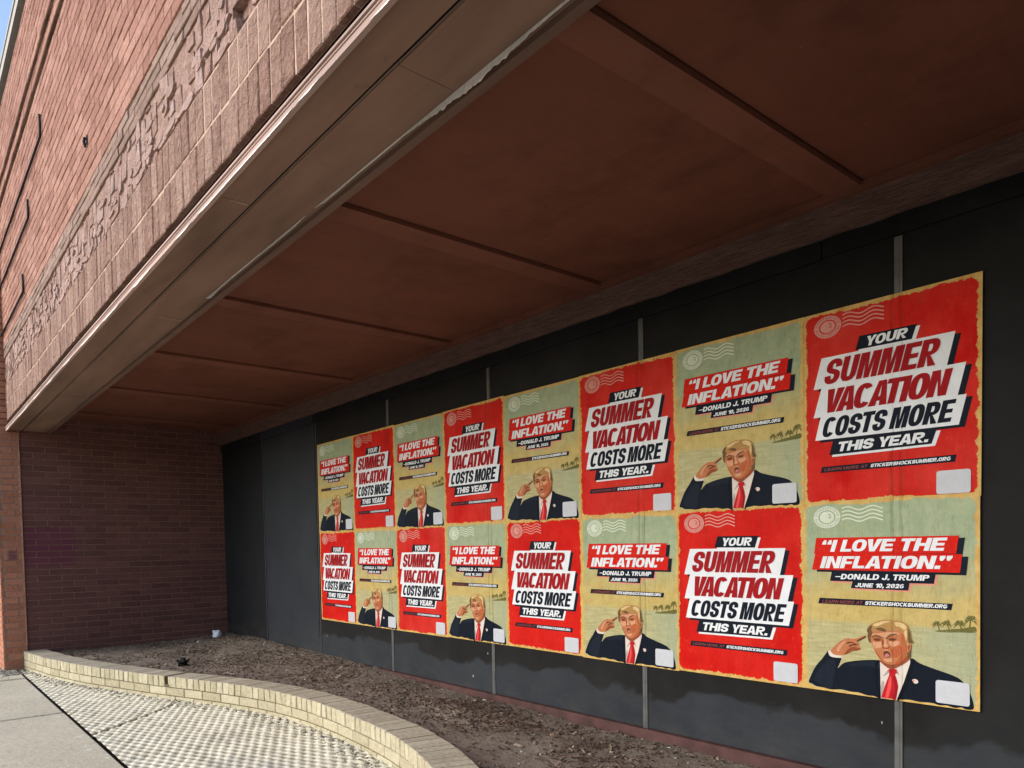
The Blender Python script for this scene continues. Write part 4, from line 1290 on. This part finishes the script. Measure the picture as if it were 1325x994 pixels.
def print_paper(kind):
    """the printed sheet: yellow border with a ragged inner edge round a red field or a beach sky."""
    t = NT('red_print' if kind == 'red' else 'beach_print')
    co = t.coord()
    sx, sy, sz = t.sep(co)
    u = t.math('DIVIDE', sx, PW); v = t.math('DIVIDE', sz, PH)
    rnd = t.n('ShaderNodeObjectInfo').outputs['Random']
    off = t.n('ShaderNodeCombineXYZ')
    t.set(off.inputs[0], t.math('MULTIPLY', rnd, 37.0)); t.set(off.inputs[2], t.math('MULTIPLY', rnd, 19.0))
    va = t.n('ShaderNodeVectorMath', operation='ADD')
    t.set(va.inputs[0], co); t.set(va.inputs[1], off.outputs[0])
    cr = va.outputs[0]
    rag = t.math('ADD', t.math('MULTIPLY', t.math('SUBTRACT', t.noise(cr, 30, 6, .75), .5), .045),
                 t.math('MULTIPLY', t.math('SUBTRACT', t.noise(cr, 5, 3, .6), .5), .03))
    du = t.math('MULTIPLY', t.math('MINIMUM', u, t.math('SUBTRACT', 1.0, u)), PW)
    dv = t.math('MULTIPLY', t.math('MINIMUM', v, t.math('SUBTRACT', 1.0, v)), PH)
    cr_ = .038      # rounded corner
    a = t.math('MAXIMUM', t.math('SUBTRACT', cr_, du), 0.0); b = t.math('MAXIMUM', t.math('SUBTRACT', cr_, dv), 0.0)
    dist = t.math('SUBTRACT', cr_, t.math('SQRT', t.math('ADD', t.math('MULTIPLY', a, a), t.math('MULTIPLY', b, b))))
    inside = t.ramp(t.math('ADD', dist, rag), .0115, .013)
    fine = t.noise(cr, 60, 5, .7); big = t.noise(cr, 6, 5, .65); mid = t.noise(cr, 18, 5, .7)
    bord = t.mix(t.ramp(mid, .35, .7), (.47, .28, .07), (.60, .43, .16))
    bord = t.mix(t.ramp(fine, .62, .75, 0, .6), bord, (.45, .22, .05))
    if kind == 'red':
        c = t.mix(t.ramp(big, .3, .7), (.44, .004, .003), (.57, .010, .006))
        c = t.mix(t.ramp(mid, .58, .78, 0, .35), c, (.66, .10, .04))
        c = t.mix(t.ramp(fine, .63, .74, 0, .55), c, (.70, .17, .07))
    else:
        vv = t.math('ADD', v, t.math('MULTIPLY', t.math('SUBTRACT', big, .5), .34))
        green = t.mix(t.ramp(mid, .3, .7), (.24, .31, .20), (.34, .40, .255))
        yel = t.mix(t.ramp(mid, .3, .7), (.40, .30, .095), (.51, .405, .155))
        c = t.mix(t.ramp(vv, .50, .74), yel, green)
        wv = t.noise(t.mapping(co, (4, 1, 34)), 2.5, 5, .65)
        sea = t.mix(t.ramp(wv, .35, .65), (.32, .30, .145), (.45, .415, .22))
        sea = t.mix(t.ramp(t.math('ADD', u, t.math('MULTIPLY', t.math('SUBTRACT', big, .5), .5)), .55, 1.0, 0, .75), sea, (.27, .33, .225))
        c = t.mix(t.ramp(t.math('ADD', v, t.math('MULTIPLY', t.math('SUBTRACT', fine, .5), .02)), .385, .36), c, sea)
        c = t.mix(t.ramp(fine, .62, .76, 0, .45), c, (.30, .24, .09))
        c = t.mix(t.ramp(t.noise(cr, 33, 4, .7), .64, .74, 0, .5), c, (.72, .66, .42))
    col = t.mix(inside, bord, c)
    # thin dark creases where the paper was folded round the panel joints
    w = t.noise(t.mapping(cr, (7, 1, 1.0)), 3, 4, .6)
    ss = t.math('ABSOLUTE', t.math('SUBTRACT', w, .5))
    col = t.mix(t.ramp(ss, .006, .0, 0, .35), col, (.10, .06, .03))
    c_, h_ = seam_crease(t)
    col = t.mix(t.math('MULTIPLY', c_, .45), col, (.10, .05, .03))
    fade = t.ramp(t.n('ShaderNodeObjectInfo').outputs['Random'], 0, 1, .0, .06 if kind == 'red' else .16)
    col = t.mix(t.math('MULTIPLY', fade, t.ramp(t.noise(cr, 3, 4, .6), .35, .65)), col, (.52, .46, .34))
    t.bump(t.math('ADD', t.math('ADD', w, t.math('MULTIPLY', t.noise(cr, 14, 4), .4)), h_), .8, .012)
    t.b.inputs['Specular IOR Level'].default_value = .06
    return t.out(col, .6)
PRINT = {'red': print_paper('red'), 'beach': print_paper('beach')}

def quad(mb, uv, y, mi=0, du=0, dv=0):
    mb.face([((u + du) * PW, y, (v + dv) * PH) for u, v in uv][::-1], .5, mi)
def poly(mb, uv, y, mi=0, smooth=0):
    P = [(p.x, p.y) for p in catmull(uv, smooth, True)] if smooth else uv
    for f in tri(P):
        pts = [(p.x * PW, y, p.y * PH) for p in f]
        a = sum((pts[i][0] * pts[(i + 1) % 3][2] - pts[(i + 1) % 3][0] * pts[i][2]) for i in range(3))
        mb.face(pts if a > 0 else pts[::-1], .5, mi)

def sheet(name, kind):
    mb = MB(); mb.box(0, PW, -.0012, .0008, 0, PH)
    return mb.build(name, PRINT[kind])
def postmark(parent, mats):
    mb = MB(); y = -.0022
    cu, cv, ru, rv = .156, .918, .086, .057
    n = 44
    def ring(r0, r1, yy, mi, a0=0, a1=1):
        for k in range(n):
            A, B = 2 * math.pi * (a0 + (a1 - a0) * k / n), 2 * math.pi * (a0 + (a1 - a0) * (k + 1) / n)
            q = [(cu + ru * r * math.cos(x), cv + rv * r * math.sin(x)) for r, x in ((r0, A), (r1, A), (r1, B), (r0, B))]
            mb.face([(u * PW, yy, v * PH) for u, v in q][::1], .5, mi)
    ring(.64, 1.0, y, 0); ring(0.02, .54, y, 0)
    # worn lettering round the rim: too faint to read, only strokes
    random.seed(4)
    for k in range(26):
        if k in (0, 13): continue
        th = 2 * math.pi * k / 26
        for dth, r0, r1 in ((-.035, .72, .92), (.04, random.choice([.72, .82]), .92)):
            A = th + dth
            q = [(cu + ru * r * math.cos(x), cv + rv * r * math.sin(x)) for r, x in ((r0, A - .016), (r1, A - .016), (r1, A + .016), (r0, A + .016))]
            mb.face([(u * PW, y - .0006, v * PH) for u, v in q], .5, 1)
    ring(.28, .34, y - .0006, 1, .02, .20); ring(.12, .30, y - .0006, 1, .93, 1.0)
    for k in range(4):
        v0 = .958 - k * .0195
        pts = []
        for i in range(41):
            a = i / 40
            pts.append((.250 + .245 * a, v0 + .0085 * math.sin(a * 2 * math.pi * 1.62 + .2) - .012 * (1 - a) * 0))
        for f in strip(pts, .007, .0068):
            mb.face([(p.x * PW, y, p.y * PH) for p in f], .5, 0)
    return mb.build('postmark', mats, parent)
def blank_panel(parent):
    mb = MB(); y = -.0044
    u0, u1, v0, v1, r = .781, .952, .018, .126, .014
    pts = []
    for cx, cy, a in ((u1 - r, v1 - r * .85, 0), (u0 + r, v1 - r * .85, 90), (u0 + r, v0 + r * .85, 180), (u1 - r, v0 + r * .85, 270)):
        for k in range(6):
            th = R(a + 18 * k); pts.append((cx + r * math.cos(th), cy + r * .85 * math.sin(th)))
    mb.face([(u * PW, y, v * PH) for u, v in pts], .5, 0)
    return mb.build('white_corner_panel', I['panel'], parent)
def web_strip(parent, uv, learn, site, v0, v1):
    mb = MB(); quad(mb, uv, -.0022, 0)
    lettering(mb, 'LEARN MORE AT', *learn, v0, v1, -.0030, .95, .24, .21, .10, .25, .38, 1)
    lettering(mb, 'STICKERSHOCKSUMMER.ORG', *site, v0 - .001, v1 + .001, -.0030, .95, .30, .24, .07, .25, .3, 2)
    return mb.build('web_address_strip', [I['navy'], I['dullred'], I['white']], parent)

def make_red():
    p = sheet('poster', 'red')
    mb = MB()
    Wm, Nv = 0, 1
    your = [(.352, .835), (.674, .832), (.648, .765), (.328, .769)]
    summ = [(.119, .762), (.872, .760), (.830, .609), (.067, .605)]
    vac = [(.118, .606), (.926, .611), (.884, .462), (.067, .456)]
    cost = [(.113, .457), (.930, .466), (.892, .331), (.078, .337)]
    this = [(.192, .330), (.782, .326), (.754, .257), (.167, .254)]
    quad(mb, your, -.0018, Wm, .018, -.010); quad(mb, this, -.0018, Wm, .018, -.011)
    for q in (summ, vac, cost): quad(mb, q, -.0021, Nv, .028, -.013)
    quad(mb, your, -.0024, Nv); quad(mb, this, -.0024, Nv)
    quad(mb, summ, -.0029, Wm); quad(mb, vac, -.0033, Wm); quad(mb, cost, -.0037, Wm)
    mb.build('headline_banner', [I['white'], I['navy']], p)
    mb = MB()
    lettering(mb, 'YOUR', .385, .618, .777, .824, -.0046, .80, .26, .21, .05, .28, .3, 0)
    lettering(mb, 'SUMMER', .128, .772, .621, .746, -.0046, .54, .215, .19, .035, .26, .2, 1)
    lettering(mb, 'VACATION', .125, .826, .474, .594, -.0046, .54, .215, .19, .005, .26, .2, 1)
    lettering(mb, 'COSTS MORE', .116, .850, .349, .450, -.0046, .56, .225, .19, .03, .26, .18, 2)
    lettering(mb, 'THIS YEAR.', .215, .735, .267, .316, -.0046, .84, .27, .22, .05, .28, .32, 0)
    mb.build('headline_lettering', [I['white'], I['deepred'], I['navy']], p)
    web_strip(p, [(.121, .196), (.881, .196), (.873, .163), (.111, .165)], (.135, .400), (.418, .850), .1725, .1875)
    postmark(p, [I['stamp_red'], I['stamp_mark_red']])
    blank_panel(p)
    return p

PM = {'jacket': 'suit', 'sleeve_shade': 'suit_l', 'jacket_light': 'suit_l', 'lapel_edge': 'suit_d', 'shirt': 'shirt', 'shirt_shade': 'shirt_s', 'tie': 'tie', 'tie_shade': 'tie_d', 'tie_light': 'tie_l',
      'cuff': 'shirt', 'pin': 'shirt', 'pin_red': 'tie_l', 'hand': 'skin', 'finger': 'skin', 'finger_line': 'line', 'hand_shade': 'skin_d', 'hand_line': 'line', 'hand_light': 'skin_l',
      'neck': 'skin_d', 'back_hair': 'hair_d', 'face': 'skin', 'face_light': 'skin_l', 'face_shade': 'skin_r', 'cheek_red': 'skin_r', 'ear': 'skin', 'ear_shade': 'skin_d', 'hair': 'hair', 'hair_dark': 'hair_d',
      'hair_light': 'hair_l', 'brow': 'hair_d', 'lid': 'skin_d', 'eye': 'line', 'nose_light': 'skin_l', 'nose_shade': 'skin_d', 'mouth': 'line', 'lip': 'lip', 'chin_light': 'skin_l'}
def make_beach():
    p = sheet('poster', 'beach')
    mb = MB()
    q1 = [(.087, .811), (.899, .806), (.885, .723), (.072, .727)]
    q2 = [(.080, .728), (.915, .720), (.904, .634), (.058, .643)]
    nm = [(.186, .636), (.782, .630), (.772, .580), (.174, .584)]
    dt = [(.315, .585), (.643, .582), (.635, .545), (.304, .549)]
    quad(mb, dt, -.0018, 2, .010, -.008); quad(mb, nm, -.0020, 2, .012, -.008)
    quad(mb, dt, -.0023, 1); quad(mb, nm, -.0026, 1)
    quad(mb, q1, -.0029, 1, .030, -.010); quad(mb, q2, -.0032, 1, .030, -.011)
    quad(mb, q1, -.0035, 0); quad(mb, q2, -.0038, 0)
    mb.build('quote_banner', [I['red'], I['navy'], I['pink']], p)
    mb = MB()
    lettering(mb, '“I LOVE THE', .112, .822, .737, .798, -.0046, .80, .27, .22, .05, .30, .30, 0)
    lettering(mb, 'INFLATION.”', .110, .848, .651, .713, -.0046, .80, .27, .22, .05, .30, .30, 0)
    lettering(mb, '—DONALD J. TRUMP', .205, .745, .594, .622, -.0046, .84, .26, .22, .07, .25, .32, 0)
    lettering(mb, 'JUNE 10, 2026', .330, .610, .555, .576, -.0046, .84, .27, .23, .08, .25, .34, 0)
    mb.build('quote_lettering', [I['white']], p)
    web_strip(p, [(.106, .493), (.868, .489), (.860, .459), (.096, .463)], (.122, .372), (.388, .838), .4675, .484)
    postmark(p, [I['stamp_green'], I['stamp_mark']])
    # the man in the dark suit, printed as flat ink shapes
    names = []
    for n, l, q in PORTRAIT:
        if PM[n] not in names: names.append(PM[n])
    mb = MB()
    for k, (n, l, q) in enumerate(PORTRAIT):
        poly(mb, q, -.0016 - .00028 * l - .000012 * k, names.index(PM[n]), 0 if n in ('pin_red', 'tie', 'shirt') else 4)
    mb.build('printed_portrait', [I[n] for n in names], p)
    mb = MB(); y = -.0018
    random.seed(2)
    for k, (u, v, sc) in enumerate(((.7866, .389, .8), (.8366, .393, 1), (.9002, .394, 1), (.955, .418, 1.15))):
        base = (u + (.012 if k < 3 else -.015), .362)
        for f in strip([base, ((u + base[0]) / 2 + .004, (v + .362) / 2), (u, v)], .007, .006):
            mb.face([(p_.x * PW, y, p_.y * PH) for p_ in f], .5, 0)
        for j in range(9):
            th = R(-25 + 230 * j / 8) + random.uniform(-.15, .15)
            L_ = .030 * sc * random.uniform(.8, 1.15)
            c = (u, v)
            m_ = (u + L_ * .6 * math.cos(th), v + L_ * .55 * math.sin(th) + .004)
            e = (u + L_ * 1.05 * math.cos(th), v + L_ * .8 * math.sin(th) - .010)
            n_ = (-math.sin(th) * .0048, math.cos(th) * .0048)
            mb.face([(a_ * PW, y - .0001 * j - .00001 * k, b_ * PH) for a_, b_ in ((c[0] - n_[0] * .3, c[1] - n_[1] * .3), (m_[0] - n_[0], m_[1] - n_[1]), e, (m_[0] + n_[0], m_[1] + n_[1]))], .5, 0)
    isl = [(.775, .355), (.80, .362), (.83, .366), (.86, .371), (.89, .374), (.92, .378), (.95, .384), (.978, .388), (.979, .362), (.90, .358), (.84, .354)]
    poly(mb, isl, y + .0001, 0, 3)
    mb.build('palm_trees', [I['palm']], p)
    blank_panel(p)
    return p

POSITION = ['leftmost', 'second from the left', 'third from the left', 'fourth from the left', 'fourth from the right', 'third from the right', 'second from the right', 'rightmost']
protos = {}
random.seed(77)
def copy_tree(o, parent=None):
    c = o.copy(); COL.objects.link(c)
    if parent: c.parent = parent
    for ch in list(o.children):
        copy_tree(ch, c)
    return c
for row in (0, 1):
    for colu in range(8):
        kind = 'red' if (row + colu) % 2 == 0 else 'beach'
        if kind not in protos:
            o = protos[kind] = make_red() if kind == 'red' else make_beach()
        else:
            o = copy_tree(protos[kind])
        o.location = (colu * PW + random.uniform(-.002, .002), -.0070 - .0016 * ((row + colu) % 2) - .0004 * row, row * PH + random.uniform(-.0035, .0035))
        o.rotation_euler = (0, R(random.uniform(-.2, .2)), 0)
        o.scale = (1.004, 1, 1.004)
        where = 'upper' if row else 'lower'
        if kind == 'red':
            tag(o, 'red vacation costs poster, %s in the %s row' % (POSITION[colu], where), 'poster', 'pasted street posters')
        else:
            tag(o, 'yellow beach poster of man in suit, %s in the %s row' % (POSITION[colu], where), 'poster', 'pasted street posters')
